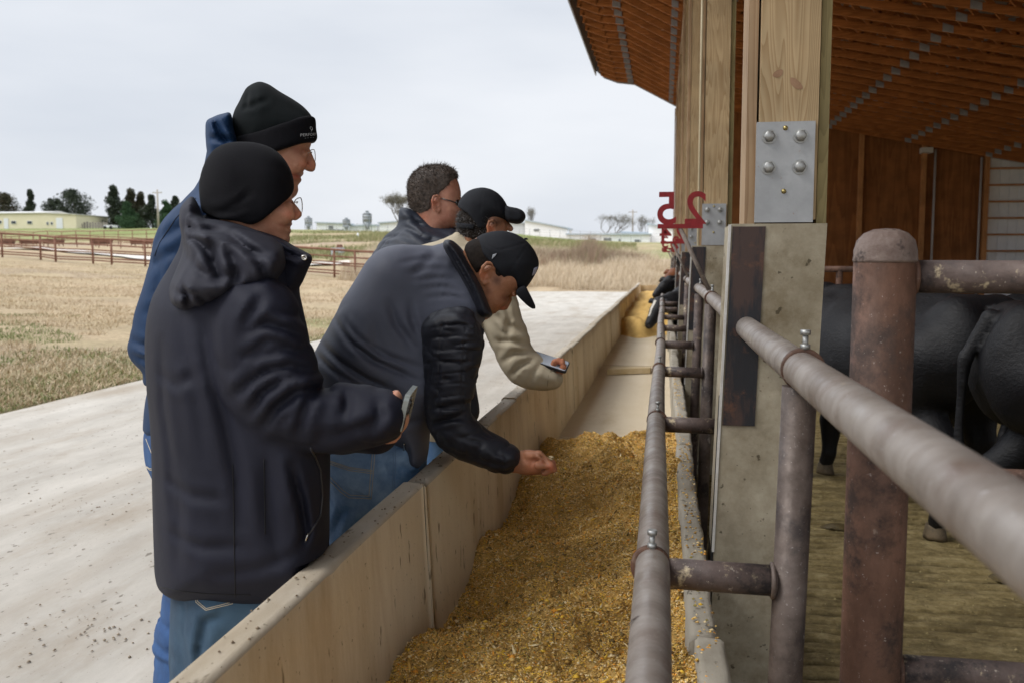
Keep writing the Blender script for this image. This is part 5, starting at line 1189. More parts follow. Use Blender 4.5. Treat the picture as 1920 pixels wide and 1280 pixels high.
link('head', g.mesh(F, 'head', 1, plane_tone(YD, [(845,412,.035,(.78,.68,.66)), (823,384,.02,(1.15,.85,.75)), (850,350,.03,(.95,.85,.8)), (800,410,.03,(.95,.8,.75))])), skinmat('ruddy_skin', (.40,.19,.125), (.33,.145,.095), (.44,.23,.155)), D, True)
haD = [(766,388),(764,360),(765,345),(769,333),(777,323),(787,316),(800,311),(820,309),(840,312),(855,320),(860,332),(855,336),(846,342),(838,352),(828,361),(822,367),(812,372),(809,382),(810,392),(802,397),(790,402),(776,396)]
g = g0; F = smax(smin(F0-.005, g.inflate(g.poly(haD, YD), YD, .080, .06), .01), g.poly(haD, YD), .008)+ridged(g, 50, 50, 50, .0035, 85, 2)-.001
hD = link('hair', g.mesh(F, 'hair', 0), hair_gray, D, True)
def strands(obj, n, length, lift, seed, m, parent, wind=(0,0,0), zmin=-9, width=.0011):
    r = np.random.default_rng(seed); me = obj.data; nv = len(me.vertices); co = np.zeros(nv*3); me.vertices.foreach_get('co', co); co = co.reshape(-1, 3); no = np.zeros(nv*3); me.vertices.foreach_get('normal', no); no = no.reshape(-1, 3)
    ids = r.integers(0, nv, n); ids = ids[co[ids, 2] > zmin]; V = []; F = []; c = 0
    for i in ids:
        p = co[i]; d = no[i]+r.normal(0, .45, 3)+np.array(wind); d /= np.linalg.norm(d); l = length*r.uniform(.4, 1.3); cu = r.normal(0, .5, 3)
        sd = np.cross(d, [0, -1, .2]); sd /= (np.linalg.norm(sd)+1e-6); P = []
        for t in (0, .35, .7, 1.0):
            q_ = p-d*.003+d*l*t+cu*l*.5*t*t; w = width*(1-t*.8); P += [q_-sd*w, q_+sd*w]
        V += P; F += [(c, c+1, c+3, c+2), (c+2, c+3, c+5, c+4), (c+4, c+5, c+7, c+6)]; c += 8
    return link('hair_strands', npmesh('hair_strands', V, F), m, parent)
strands(hD, 16000, .009, .3, 3, hair_gray, hD, wind=(-.3, 0, .3)); strands(hD, 2600, .020, .3, 4, hair_gray, hD, wind=(.9, 0, .4), zmin=float(W(0,335,YD).z), width=.0009)
g_ = W(862, 381, YD)
MB().tube([W(825,372,YD-.082), W(845,377,YD-.08), W(860,383,YD-.062), W(866,385,YD-.04)], .0024, 6).build('sunglasses_temple', dark_lens, D)
gg = Grid((g_.x-.03, YD-.08, g_.z-.03), (g_.x+.03, YD+.08, g_.z+.03), .004)
F = np.minimum(gg.ell((g_.x+.0, YD-.034, g_.z-.005), (.010, .033, .02)), gg.ell((g_.x+.0, YD+.034, g_.z-.005), (.010, .033, .02))); link('sunglasses', gg.mesh(F, 'sunglasses', 1), dark_lens, D, True)
g = Grid((-1.35, YD-.22, .06), (-.75, YD+.22, .98), .012); x0 = W(775,800,YD).x
F = np.minimum(g.chain([((x0,YD-.1,.95), .12), ((x0-.01,YD-.11,.5), .085), ((x0-.03,YD-.11,.08), .07)], .03), g.chain([((x0,YD+.1,.95), .12), ((x0+.01,YD+.11,.5), .085), ((x0,YD+.11,.08), .07)], .03)); F = smax(F, WALLCUT(g), .005); F = smax(F, .07-g.z, .004)
link('jeans', g.mesh(F, 'jeans', 1), denim_b, D, True); boots(D, [(x0-.03, YD-.11), (x0, YD+.11)])

# ------------------------------------------------------------------ man in the tan jacket and cap
E_ = root('person', W(830, 1000, 3.42).xy.to_3d(), 'man in a tan jacket and curved black cap leaning on the wall with a phone', 'person')
YE_ = 3.42
tE = [(782,463),(800,457),(830,447),(846,440),(856,432),(880,438),(905,448),(930,455),(948,480),(962,520),(968,552),(975,576),(960,590),(915,600),(885,640),(872,700),(866,780),(884,830),(780,830),(765,700),(760,560),(765,480)]
aE = [(895,560),(930,548),(958,552),(974,576),(979,600),(990,622),(994,647),(1006,662),(1026,676),(1050,695),(1057,710),(1048,726),(1021,732),(977,727),(957,714),(937,686),(924,655),(908,620),(896,590)]
lo, hi = bounds([(tE, YE_, .26), (aE, 3.25, .1)], .04); g = Grid(lo, hi, .0075)
c0 = W(880,440,YE_); hy = np.clip(.08+.8*(np.hypot(g.x-c0.x, g.z-c0.z)-.02), .085, .235).astype(np.float32)
F = g.inflate(g.poly(tE, YE_), YE_, hy, .10)+g.folds([([(848,440),(870,450),(895,452)], .007, .007), ([(830,452),(860,462),(880,462)], .005, .008)], YE_-.1)+ridged(g, 5, 5, 7, .006, 91)-.002
fa = g.inflate(g.poly(aE, 3.25, False), 3.25, .082, .066)+g.folds([([(935,590),(950,610),(990,625)], .009, .010), ([(930,640),(960,640),(993,650)], .010, .010), ([(940,680),(965,660),(1000,662)], .012, .010), ([(955,708),(975,685),(1000,672)], .010, .009), ([(990,725),(1000,700),(1015,680)], .006, .009), ([(945,565),(955,600),(950,640)], .009, .010), ([(918,600),(940,625),(945,660)], .006, .012)], 3.17)+ridged(g, 8, 8, 9, .005, 93)-.002
F = smin(F, fa, .02); F = smin(F, g.chain([(W(900,520,3.62), .075), (W(862,680,3.66), .065), (W(855,760,3.6), .052)], .03), .03); F = smax(F, WALLCUT(g), .005)
jE = link('jacket', g.mesh(F, 'jacket', 1), tan_cloth, E_, True)
sn = snapper([jE]); seam('cuff_stitch', sn, [(1036,686),(1028,705),(1026,730)], .0012, mat('tan_stitch', (.3,.25,.17)), E_, off=.0006)
faE = [(860,400),(900,380),(942,390),(950,412),(951,424),(949,432),(951,438),(948,446),(940,456),(925,464),(905,470),(868,466),(858,430)]
g, F = fieldhead(YE_, faE, .076, None, h=.0045)
F0 = F; g0 = g
F = smin(F, g.cone(W(951,420,YE_), W(957,429,YE_), .009, .012), .008); F = smin(F, ear(g, 928, 432, YE_-.074, 1.15), .004)
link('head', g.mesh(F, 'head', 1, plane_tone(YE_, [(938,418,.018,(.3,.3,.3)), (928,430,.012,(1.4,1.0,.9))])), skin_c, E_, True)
haE = [(857,392),(870,385),(900,385),(915,405),(918,425),(908,445),(890,450),(870,444),(857,436),(855,415)]
g = g0; F = smax(F0-.006, g.poly(haE, YE_), .008)+ridged(g, 55, 55, 55, .0035, 95, 2)-.0015
hE = link('hair', g.mesh(F, 'hair', 0), hair_dark, E_, True); strands(hE, 2500, .012, .3, 5, mat('salt_pepper_hair', (.03,.027,.026), (.16,.15,.145), 90, .6), hE, zmin=-9)
dE = [(857,388),(860,378),(866,368),(877,358),(890,353),(905,351),(920,354),(933,361),(943,371),(951,384),(955,396),(955,414),(940,417),(925,421),(912,427),(897,429),(893,420),(885,410),(878,402),(868,395)]
lo, hi = bounds([(dE, YE_, .12)], .03); g = Grid(lo, hi, .0045)
bigE = dE[:14]+[(957,425),(950,450),(920,475),(870,470),(852,440),(852,405)]
F = smax(g.inflate(g.poly(bigE, YE_), YE_, .092, .072), g.poly(dE, YE_), .005)+g.folds([([(905,352),(903,380),(897,425)], .0014, .003), ([(905,352),(930,375),(940,415)], .0014, .003)], YE_-.08)
cE = link('cap', g.mesh(F, 'cap', 1), capm, E_, True)
bi = [(946,384),(955,388),(968,390),(979,394),(985,401),(986,409),(981,417),(973,421),(962,420),(950,417),(944,405)]
lo, hi = bounds([(bi, YE_-.02, .1)], .03); g = Grid(lo, hi, .004)
F = g.inflate(g.poly(bi, YE_-.02), YE_-.02, .07, .018); link('bill', g.mesh(F, 'bill', 1), capm, cE, True)
quadpatch('strap', snapper([hE]), [(858,419),(890,421),(889,430),(859,428)], 6, 3, .006, capm, cE, .002)
gcx = W(1045,688,3.25); g = Grid((gcx.x-.08, 3.12, gcx.z-.06), (gcx.x+.07, 3.36, gcx.z+.06), .0036)
F = smin(g.ell(W(1042,694,3.25), (.032,.026,.020)), g.cone(W(1025,702,3.25), W(1040,697,3.25), .024, .024), .015)
for k, yy in enumerate((3.205,3.225,3.245,3.265)):
    F = smin(F, g.chain([(W(1046,694-2*k,yy+.01), .0105), (W(1057,688-1.5*k,yy), .0095), (W(1054,679-k,yy), .0088), (W(1045,678,yy+.004), .008)], .004), .004)
F = smin(F, g.chain([(W(1034,690,3.215), .012), (W(1040,678,3.205), .010), (W(1048,674,3.21), .0085)], .005), .006)
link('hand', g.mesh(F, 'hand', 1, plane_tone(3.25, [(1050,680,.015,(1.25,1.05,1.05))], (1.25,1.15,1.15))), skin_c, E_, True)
ph2 = root('phone', W(1030,678,3.22), 'phone lying flat in the hand of the man in the tan jacket', 'phone')
M = Matrix.Translation(W(1029,678,3.225)) @ Matrix.Rotation(math.radians(17), 4, 'Y') @ Matrix.Rotation(math.radians(24), 4, 'X') @ Matrix.Rotation(math.pi/2, 4, 'Y') @ Matrix.Rotation(math.pi/2, 4, 'X')
mb = MB(); rbox(mb, .009, .145, .072, .011, M); mb.build('body', mat('phone_body', (.03,.03,.035), rough=.3), ph2, bevel=.0012)
mb = MB(); rbox(mb, .0008, .137, .066, .009, M @ Matrix.Translation((-.0052, 0, 0))); mb.build('screen', mat('pale_screen', (.46,.52,.60), rough=.12, spec=.8), ph2)
g = Grid((-1.15, YE_-.22, .06), (-.715, YE_+.22, .98), .011); x0 = W(832,860,YE_).x
F = np.minimum(g.chain([((x0,YE_-.09,.92), .105), ((x0-.01,YE_-.10,.5), .082), ((x0-.03,YE_-.10,.08), .07)], .03), g.chain([((x0,YE_+.10,.92), .12), ((x0-.03,YE_+.11,.5), .085), ((x0-.1,YE_+.11,.08), .07)], .03)); F = smax(F, WALLCUT(g), .005); F = smax(F, .07-g.z, .004)
link('jeans', g.mesh(F, 'jeans', 1), mat('sky_blue_denim', (.07,.16,.33), (.12,.23,.42), 5, .85, .3, 90, weave=400, bdist=.001), E_, True); boots(E_, [(x0-.03, YE_-.10), (x0-.1, YE_+.11)])
# ================================================================== cattle
def cow_mat(name, c1, c2, c3): return mat(name, c1, c2, 5, .52, .8, 70, c3=c3, s3=20, t3=.66, w3=.08, bdist=.006, spec=.32, stretch=(.5,1,1))
black_fur = cow_mat('black_hide', (.0045,.0045,.006), (.009,.009,.0105), (.12,.095,.05))
brown_fur = cow_mat('red_brown_hide', (.16,.055,.022), (.22,.08,.035), (.3,.18,.08))
hoof_m = mat('hoof_horn', (.15,.11,.065), (.08,.06,.035), 20, .6)
tag_m = mat('ear_tag', (.55,.56,.36), (.45,.48,.36), 12, .5)
eye_m = mat('dark_eye', (.01,.008,.006), rough=.08, spec=.8)
nose_m = mat('muzzle', (.03,.027,.027), (.05,.045,.045), 20, .4)
def cow(pose='stand', fur=black_fur, h=.022, tagged=True, step=0, blaze=False):
    r = bpy.data.objects.new('cow', None); COL.objects.link(r)
    g = Grid((-1.25, -.48, 0), (1.75 if pose == 'stand' else 1.72, .48, 1.65), h)
    yy = g.y; sq = lambda f: f
    F = g.chain([((-.80,0,1.02), .26), ((-.45,0,.93), .355), ((-.05,0,.89), .395), ((.32,0,.92), .375), ((.55,0,.98), .29)], .10)
    F = smin(F, g.ell((.62,0,.86), (.17,.20,.24)), .10)
    F = smin(F, g.ell((-.88,.13,1.02), (.20,.15,.30)), .07); F = smin(F, g.ell((-.88,-.13,1.02), (.20,.15,.30)), .07)
    F = smin(F, g.cone((-.9,0,1.24), (.45,0,1.27), .06, .07), .10)
    if pose == 'stand': neck = [((.55,0,1.10), .235), ((.88,0,1.20), .165), ((1.05,0,1.22), .135)]; hb = Vector((1.08,0,1.24)); hd = Vector((.86,0,-.50)).normalized()
    else: neck = [((.55,0,1.02), .235), ((.90,0,.98), .165), ((1.10,0,.96), .13)]; hb = Vector((1.14,0,.96)); hd = Vector((.62,0,-.78)).normalized()
    F = smin(F, g.chain(neck, .06), .09)
    up = Vector((0,1,0)).cross(hd).normalized() if True else None
    if up.z < 0: up = -up
    P = lambda a, b, c=0: hb+hd*a+up*b+Vector((0, c, 0))
    head = g.chain([(P(.0,.0), .125), (P(.16,-.005), .112), (P(.30,-.01), .082), (P(.40,-.012), .074)], .03)
    head = smin(head, g.chain([(P(.10,-.07), .085), (P(.36,-.05), .05)], .02), .03); head = smin(head, g.ell(P(-.02,.085), (.05,.07,.04)), .04)
    for s in (-1, 1):
        head = smin(head, g.cone(P(.10,.045,s*.085), P(.14,.035,s*.08), .026), .02)
        head = smax(head, -g.ell(P(.425,.015,s*.04), (.018,.014,.018)), .008)
    F = smin(F, head, .04)
    S = lambda k: .10*math.sin(k+step)
    for s, k in ((-1, 0.3), (1, 2.4)):
        F = smin(F, g.chain([((.52,s*.17,.86), .145), ((.54+S(k)*.4,s*.17,.50), .085), ((.55+S(k)*.6,s*.17,.40), .075), ((.54+S(k),s*.165,.16), .050), ((.56+S(k)*1.1,s*.165,.09), .052)], .025), .05)
        F = smin(F, g.chain([((-.80,s*.18,.98), .20), ((-.66,s*.19,.70), .15), ((-.86+S(k+1),s*.18,.50), .076), ((-.82+S(k+1),s*.17,.17), .052), ((-.79+S(k+1),s*.17,.09), .053)], .03), .05)
    F = smin(F, g.chain([((-1.02,0,1.24), .045), ((-1.12,0,1.05), .028), ((-1.13,.02,.7), .02), ((-1.11,.02,.5), .045), ((-1.11,.02,.40), .02)], .02), .02)
    F = smin(F, g.ell((.62,0,.72), (.10,.05,.14)), .08)
    F = F+(.006*vnoise(g.x*6, g.y*6, g.z*6, 4)+.003*vnoise(g.x*22, g.y*22, g.z*18, 5)).astype(np.float32)
    F = F+.012*np.exp(-((g.x-.28-(g.z-.9)*.25)/.03)**2)*(g.z > .6)-.008*np.exp(-((g.x+.62)/.05)**2)*(g.z > 1.0)
    F = smax(F, .065-g.z, .01)
    body = g.mesh(F, 'hide', 1); b = link('body', body, fur, r, True)
    for s, k in ((-1, 0.3), (1, 2.4)):
        for x in (.575+S(k)*1.1, -.775+S(k+1)):
            mb = MB()
            mb.lathe([(.056,0), (.054,.02), (.046,.065), (.042,.075)], (x, s*.168, .003), 14); o = mb.build('hoof', hoof_m, r)
            o.data.transform(Matrix.Translation((x,0,0)) @ Matrix.Scale(1.25, 4, (1,0,0)) @ Matrix.Translation((-x,0,0)))
    for s in (-1, 1):
        ge = Grid(P(-.1,-.12,s*.26-.16), P(-.1,-.12,s*.26-.16), .01)
        c = P(.0,.045,s*.20); ge = Grid((c.x-.12, c.y-.13, c.z-.12), (c.x+.12, c.y+.13, c.z+.12), .0085)
        e = ge.chain([(P(-.01,.05,s*.10), .028), (P(-.02,.045,s*.18), .052), (P(-.02,.02,s*.27), .022)], .02); cc = P(.045,.03,s*.20)
        e = smax(e, -ge.ell(cc, (.045,.085,.04)), .012); link('ear', ge.mesh(e, 'ear', 1), fur, r, True)
        MB().lathe([(.0001,-.018), (.013,-.012), (.018,0), (.013,.012), (.0001,.018)], tuple(P(.125,.045,s*.098)), 12).build('eye', eye_m, r)
    if tagged:
        mb = MB(); t = P(.02,-.02,-.21)
        mb.hexa([t+Vector(v) for v in ((-.012,-.028,0),(-.006,-.028,0),(-.006,.028,0),(-.012,.028,0),(-.012,-.030,.0)) ][:0] or [t+Vector((a*.003, b_, c_)) for c_, w in ((-.10,.032), (-.01,.018)) for a, b_ in ((-1,-w),(1,-w),(1,w),(-1,w))]); mb.build('ear_tag', tag_m, r)
    mz = MB(); q = P(.43,-.01); mz.lathe([(.0001,-.05), (.030,-.042), (.046,-.01), (.046,.012), (.03,.03), (.0001,.036)], (0,0,0), 16)
    o = mz.build('muzzle', nose_m, r); o.data.transform(Matrix.Translation(q) @ Matrix.Scale(1.0,4) @ Vector((0,0,1)).rotation_difference(hd).to_matrix().to_4x4() @ Matrix.Scale(1.12, 4, (0,1,0)))
    for p_ in o.data.polygons: p_.use_smooth = True
    if blaze:
        sn_ = BVHTree.FromPolygons([v.co for v in b.data.vertices], [tuple(p.vertices) for p in b.data.polygons]); V = []; F_ = []
        for i in range(9):
            for j in range(4):
                o_ = P(.02+.28*i/8, .3, (-.5+j/3)*.05*(1.2-.6*i/8)); h_ = sn_.ray_cast(o_, -up)
                V.append((h_[0]+up*.003) if h_[0] else P(.1,.13))
        for i in range(8):
            for j in range(3): F_.append((i*4+j, (i+1)*4+j, (i+1)*4+j+1, i*4+j+1))
        me = bpy.data.meshes.new('blaze'); me.from_pydata([tuple(v) for v in V], [], F_); link('blaze', me, mat('white_hair', (.6,.57,.5), rough=.9), r, True)
    return r
def place(r, x, y, rot, label, group=None, s=1.0):
    r.location = (x, y, .005); r.rotation_euler = (0, 0, math.radians(rot)); r.scale = (s, s, s); tag(r, label, 'cow', group); return r
GS = 'black cattle standing in the pen'; GE = 'cattle eating at the bunk'
c1 = cow('stand', step=.4); place(c1, 1.27, 5.95, 115, 'black steer seen from behind between the concrete pillar and the thick post', GS)
c2 = copy_tree(c1); place(c2, 2.50, 4.42, -2, 'nearest black steer at the right edge, its rounded rump toward the camera', GS)
c3 = copy_tree(c1); place(c3, 3.55, 6.75, 188, 'black steer facing left just behind the nearest black rump', GS)
c4 = copy_tree(c1); place(c4, 4.9, 8.3, 172, 'black steer farther back at the right edge, only its back showing', GS)
e1 = cow('eat', tagged=False, blaze=True); place(e1, .72, 14.2, 222, 'nearest eating black cow with a white mark on its face, head low over the feed', GE, .9)
e2 = cow('stand', tagged=False); place(e2, .82, 16.0, 224, 'second eating black cow, head higher between the rails', GE, .92)
e3 = cow('stand', brown_fur, tagged=False); place(e3, .95, 18.0, 226, 'red brown cow at the bunk just beyond the black ones', GE, 1.0)
e4 = copy_tree(e3); place(e4, 1.1, 20.6, 222, 'farthest red brown cow at the bunk', GE)
# loose weeds of manure in the pen
V, F = crumbs(900, lambda r: (r.uniform(.6, 3.8), 3.0+3.5*r.random(), .012), 19, .006)
co = link('pen_straw', npmesh('pen_straw', V, F), mat('pen_bits', (.42,.34,.16), (.12,.085,.03), 30)); tag(co, 'bits of straw and manure scattered on the grooved pen floor', 'straw', kind='stuff')
def clump(x, y, s, seed):
    n = 14; t = np.linspace(0, 2*np.pi, 18, endpoint=False); V = [(x, y, .05*s+.005)]; F = []
    for k, (rr, zz) in enumerate(((.35, .045), (.7, .028), (1.0, 0.002))):
        for a in t: q = 1+.3*float(vnoise(np.array(np.cos(a)*2+seed), np.array(np.sin(a)*2.), np.array(float(k)), seed)); V.append((x+rr*q*.16*s*math.cos(a), y+rr*q*.1*s*math.sin(a), zz*s+.004))
    n = 18; F = [(0, 1+i, 1+(i+1) % n) for i in range(n)]; me = bpy.data.meshes.new('manure_pat')
    F += [(1+k*n+i, 1+(k+1)*n+i, 1+(k+1)*n+(i+1) % n, 1+k*n+(i+1) % n) for k in range(2) for i in range(n)]
    me.from_pydata(V, [], F); o = link('manure_pat', me, mat('manure', (.07,.05,.018), (.12,.085,.03), 12, .6, .8, 30), None, True); return o
for k, (px, py, s, lab) in enumerate(((1570,990,.55,'dark manure pat beside the hoof of the black steer'), (1745,1255,.45,'dark manure pat by the foot of the corner post'), (1880,1085,.45,'dark manure pat under the nearest rump'), (1640,1150,.4,'small manure pat between the upright and the corner post'))):
    p = Wz(px, py, 0); tag(clump(p.x, p.y, s, k+3), lab, 'manure', 'manure pats in the pen')

# ================================================================== fields and far things
def tz(x, y): return float(terrain(np.array(x), np.array(y)))+.02
def onground(px, Y): x = W(px, 450, Y).x; return Vector((x, Y, tz(x, Y)))
fence_m = mat('fence_rust', (.15,.062,.038), (.23,.11,.07), 6, .8)
def fence(name, label, posts, h, rails, r=.062, rr=.045, npost=None):
    f = root(name, posts[0], label, 'pipe fence')
    for p in posts: MB().tube([p+Vector((0,0,-.2)), p+Vector((0,0,h))], r, 8).build('post', fence_m, f)
    for t in rails:
        mb = MB(); mb.tube([p+Vector((0,0,h*t)) for p in posts], r*1.15 if t > .97 else rr, 6); mb.build('rail', fence_m, f)
    return f
P1 = [onground(px, Y) for px, Y in ((-60,51.5),(3,51.3),(75,51),(103,49.6),(173,49.8),(208,48.6),(271,48.8),(330,48.2),(395,48.2),(460,48),(530,47.7),(626,47.4),(665,46.6),(720,46.8),(790,46.6),(850,46.2))]
fence('pipe_fence', 'rust brown pipe rail fence crossing the dry field', P1, 1.5, (1.0,.76,.55,.46,.24,.14))
P2 = [onground(px, Y) for px, Y in [(10+26.5*k, 118-1.6*k) for k in range(-3, 14)]]
fence('pipe_fence', 'far brown pipe fence below the green lawn', P2, 1.75, (1.0,.72,.4,.12), .05, .035)
P3 = [onground(px, Y) for px, Y in [(-20+41*k, 84-.9*k) for k in range(0, 9)]]
fence('pipe_fence', 'middle pipe fence with low feed troughs along it', P3, 1.1, (1.0,.6,.3), .04, .03)
for k, px in enumerate((8, 58, 100, 190, 265)):
    p = onground(px, 90-1.2*k); t = root('feed_trough', p, ['brown feed trough at the left edge of the pens', 'brown feed trough, second from the left', 'brown feed trough, third from the left', 'reddish feed trough before the far fence', 'dark feed trough nearest the blue jacket'][k], 'feed trough', 'feed troughs in the pens')
    w = 1.0; mb = MB(); mb.hexa([p+Vector(v) for v in ((-w,-.3,.25),(w,-.3,.25),(w,.3,.25),(-w,.3,.25),(-w*1.1,-.45,.75),(w*1.1,-.45,.75),(w*1.1,.45,.75),(-w*1.1,.45,.75))]); mb.build('tub', mat('trough_rust', (.10,.05,.035), (.16,.08,.055), 4), t)
    for sx in (-.9, .9):
        for sy in (-.35, .35): MB().tube([p+Vector((sx,sy,0)), p+Vector((sx,sy,.8))], .05, 6).build('leg', fence_m, t)
# ---- cream metal building
cream = mat('cream_siding', (.66,.60,.42), (.70,.64,.46), .4, .6); whitep = mat('white_paint', (.72,.73,.74), (.66,.67,.69), 2, .5); winm = mat('window_dark', (.05,.06,.07), rough=.2); roofm = mat('pale_roof', (.52,.51,.47), (.58,.57,.53), .5, .5)
Yb = 186; s_ = FPX/Yb
def bx(px): return W(px, 420, Yb).x
zb = tz(bx(70), Yb)-.25
b = root('metal_building', (bx(70), Yb, zb), 'long cream metal farm building with white doors and small windows', 'building')
zt = zb+3.55; x0, x1, x2, x3 = bx(-70), bx(80), bx(116), bx(143)
MB().box((x0, Yb, zb-1), (x1, Yb+12, zt+.1)).build('wall', cream, b); MB().box((x1+.01, Yb-.02, zb-1), (x3, Yb+12, zt-.2)).build('wall', cream, b)
mb = MB(); mb.hexa([(x1+.01,Yb-.02,zt-.2),(x3,Yb-.02,zt-.2),(x3,Yb+12,zt-.2),(x1+.01,Yb+12,zt-.2),(x1+.01,Yb-.02,zt+.1),(x2,Yb-.02,zt+.12),(x2,Yb+12,zt+.12),(x1+.01,Yb+12,zt+.1)]); mb.build('gable', cream, b)
MB().hexa([(x0,Yb-.3,zt+.1),(x1+.3,Yb-.3,zt+.1),(x1+.3,Yb+12,zt+.1),(x0,Yb+12,zt+.1),(x0,Yb-.3,zt+.28),(x1+.3,Yb-.3,zt+.28),(x1+.3,Yb+6,zt+.9),(x0,Yb+6,zt+.9)]).build('roof', roofm, b)
MB().hexa([(x1+.3,Yb-.3,zt+.12),(x3+.2,Yb-.3,zt-.28),(x3+.2,Yb+12,zt-.28),(x1+.3,Yb+12,zt+.12),(x1+.3,Yb-.3,zt+.27),(x3+.2,Yb-.3,zt-.12),(x3+.2,Yb+12,zt-.12),(x1+.3,Yb+12,zt+.27)]).build('roof', roofm, b)
for a, c in ((8,16),(106,118)):
    d = MB(); d.box((bx(a), Yb-.12, zb), (bx(c), Yb-.04, zb+2.6)); d = d.build('door', whitep, b)
for a, c, z0 in ((-3,3,1.5),(22,30,1.4),(52,60,1.35),(88,91,1.1),(96,99,1.1)):
    w = MB(); w.box((bx(a)-.08, Yb-.10, zb+z0-.08), (bx(c)+.08, Yb-.04, zb+z0+.63)); w = w.build('window', whitep, b); MB().box((bx(a), Yb-.14, zb+z0), (bx(c), Yb-.11, zb+z0+.55)).build('pane', winm, w)
# ---- utility poles
def pole(px, Y, h, label, m=None, group='utility poles'):
    p = onground(px, Y); m = mat('pole_wood', (.33,.29,.25), (.42,.38,.33), 3, .8); r = root('utility_pole', p, label, 'utility pole', group)
    MB().tube([p+Vector((0,0,-.5)), p+Vector((0,0,h))], [.26, .17], 8).build('pole', m, r); MB().box((p.x-1.1, p.y-.1, p.z+h-.75), (p.x+1.1, p.y+.0, p.z+h-.55)).build('crossarm', m, r)
    for dx in (-.9, 0, .9): MB().tube([p+Vector((dx,-.05,h-.55)), p+Vector((dx,-.05,h-.3))], .06, 6).build('insulator', whitep, r)
pole(298, 180, 8.3, 'wooden utility pole with a crossarm beside the dark cedars'); pole(1186, 235, 8.5, 'far utility pole between the two bare trees')
# ---- trees
leaf_dark = mat('cedar_leaf', (.018,.028,.016), (.04,.052,.026), .8, .9); leaf_green = mat('pine_leaf', (.022,.055,.022), (.045,.095,.035), .8, .9); leaf_brown = mat('bronze_leaf', (.055,.042,.02), (.04,.045,.02), .8, .9); leaf_grey = mat('bud_haze', (.15,.135,.10), (.20,.185,.14), .8, .9)
bark = mat('grey_bark', (.14,.12,.10), (.2,.18,.15), 3, .9)
def crown(center, rad, n, size, shape, seed, m, parent):
    r = np.random.default_rng(seed); K = r.integers(9, 16); cl = []
    for k in range(K):
        t = r.random(); z = t; w = shape(t); a = r.uniform(0, 2*np.pi); q = r.uniform(.2, .85)*w; cl.append((math.cos(a)*q, math.sin(a)*q, z, r.uniform(.22, .42)*max(w, .35)))
    cl = np.array(cl); i = r.integers(0, K, n); d = r.normal(0, 1, (n, 3)); d /= np.linalg.norm(d, axis=1)[:, None]; rr = r.random(n)**.45*1.1
    c = cl[i, :3]+d*(cl[i, 3]*rr)[:, None]*np.array([1,1,.8]); c = c*np.array([rad, rad, 1])[None]; c[:, 2] = cl[i, 2]*rad[2] if False else c[:, 2]
    return c
def tree(px, Y, hpx, wpx, kind, label, seed, m=None, base=None, group='trees around the far buildings'):
    p = onground(px, Y); p.z = p.z if base is None else base; s = Y/FPX; Hh = hpx*s; Rw = wpx*s/2*1.25; r = np.random.default_rng(seed)
    t = root('tree', p, label, 'tree', group)
    if kind == 'cone': shp = lambda t: max(.08, (1-t)**.8*1.0); zlo = .03
    elif kind == 'spire': shp = lambda t: max(.10, math.sin(min(1, (1-t)*1.5)*math.pi/2)*.9*(.75+.25*math.sin(t*14))); zlo = .02
    else: shp = lambda t: max(.25, math.sin(math.pi*min(.98, .12+.8*t))**.6); zlo = .18
    m = m or leaf_dark; K = 26 if kind != 'round' else 30; cl = []
    for k in range(K):
        q = (k+.5)/K; z = zlo+(1-zlo)*q; w = shp(q); a = r.uniform(0, 2*np.pi); d = r.uniform(.25, .92)*w; cl.append((math.cos(a)*d*Rw, math.sin(a)*d*Rw, z*Hh, r.uniform(.30, .55)*max(w, .35)*Rw+.025*Hh))
    cl = np.array(cl); n = 8000; i = r.integers(0, K, n); d = r.normal(0, 1, (n, 3)); d /= np.linalg.norm(d, axis=1)[:, None]; c = cl[i, :3]+d*(cl[i, 3]*(r.random(n)**.4)*1.15)[:, None]*np.array([1,1,.85])
    sz = max(.16, Hh*.024); U = r.normal(0, 1, (n, 3)); U /= np.linalg.norm(U, axis=1)[:, None]; Wv = np.cross(U, r.normal(0, 1, (n, 3))); Wv /= np.linalg.norm(Wv, axis=1)[:, None]
    sc = sz*r.uniform(.5, 1.4, n)[:, None]; V = np.stack([c-U*sc, c+U*sc, c+Wv*sc*.9], 1).reshape(-1, 3)+np.array(p)[None]
    link('crown', npmesh('crown', V, np.arange(3*n).reshape(-1, 3)), m, t)
    mb = MB(); mb.tube([p+Vector((0,0,-.3)), p+Vector((0,0,Hh*.5)), p+Vector((0,0,Hh*.85))], [Hh*.03, Hh*.018, Hh*.005], 7)
    for k in range(0, K, 3): c_ = cl[k]; mb.tube([p+Vector((0,0,c_[2]*.6)), p+Vector((c_[0]*.5,c_[1]*.5,c_[2]*.85)), p+Vector(c_[:3])], [Hh*.010, Hh*.006, Hh*.002], 5)
    mb.build('trunk', bark, t); return t
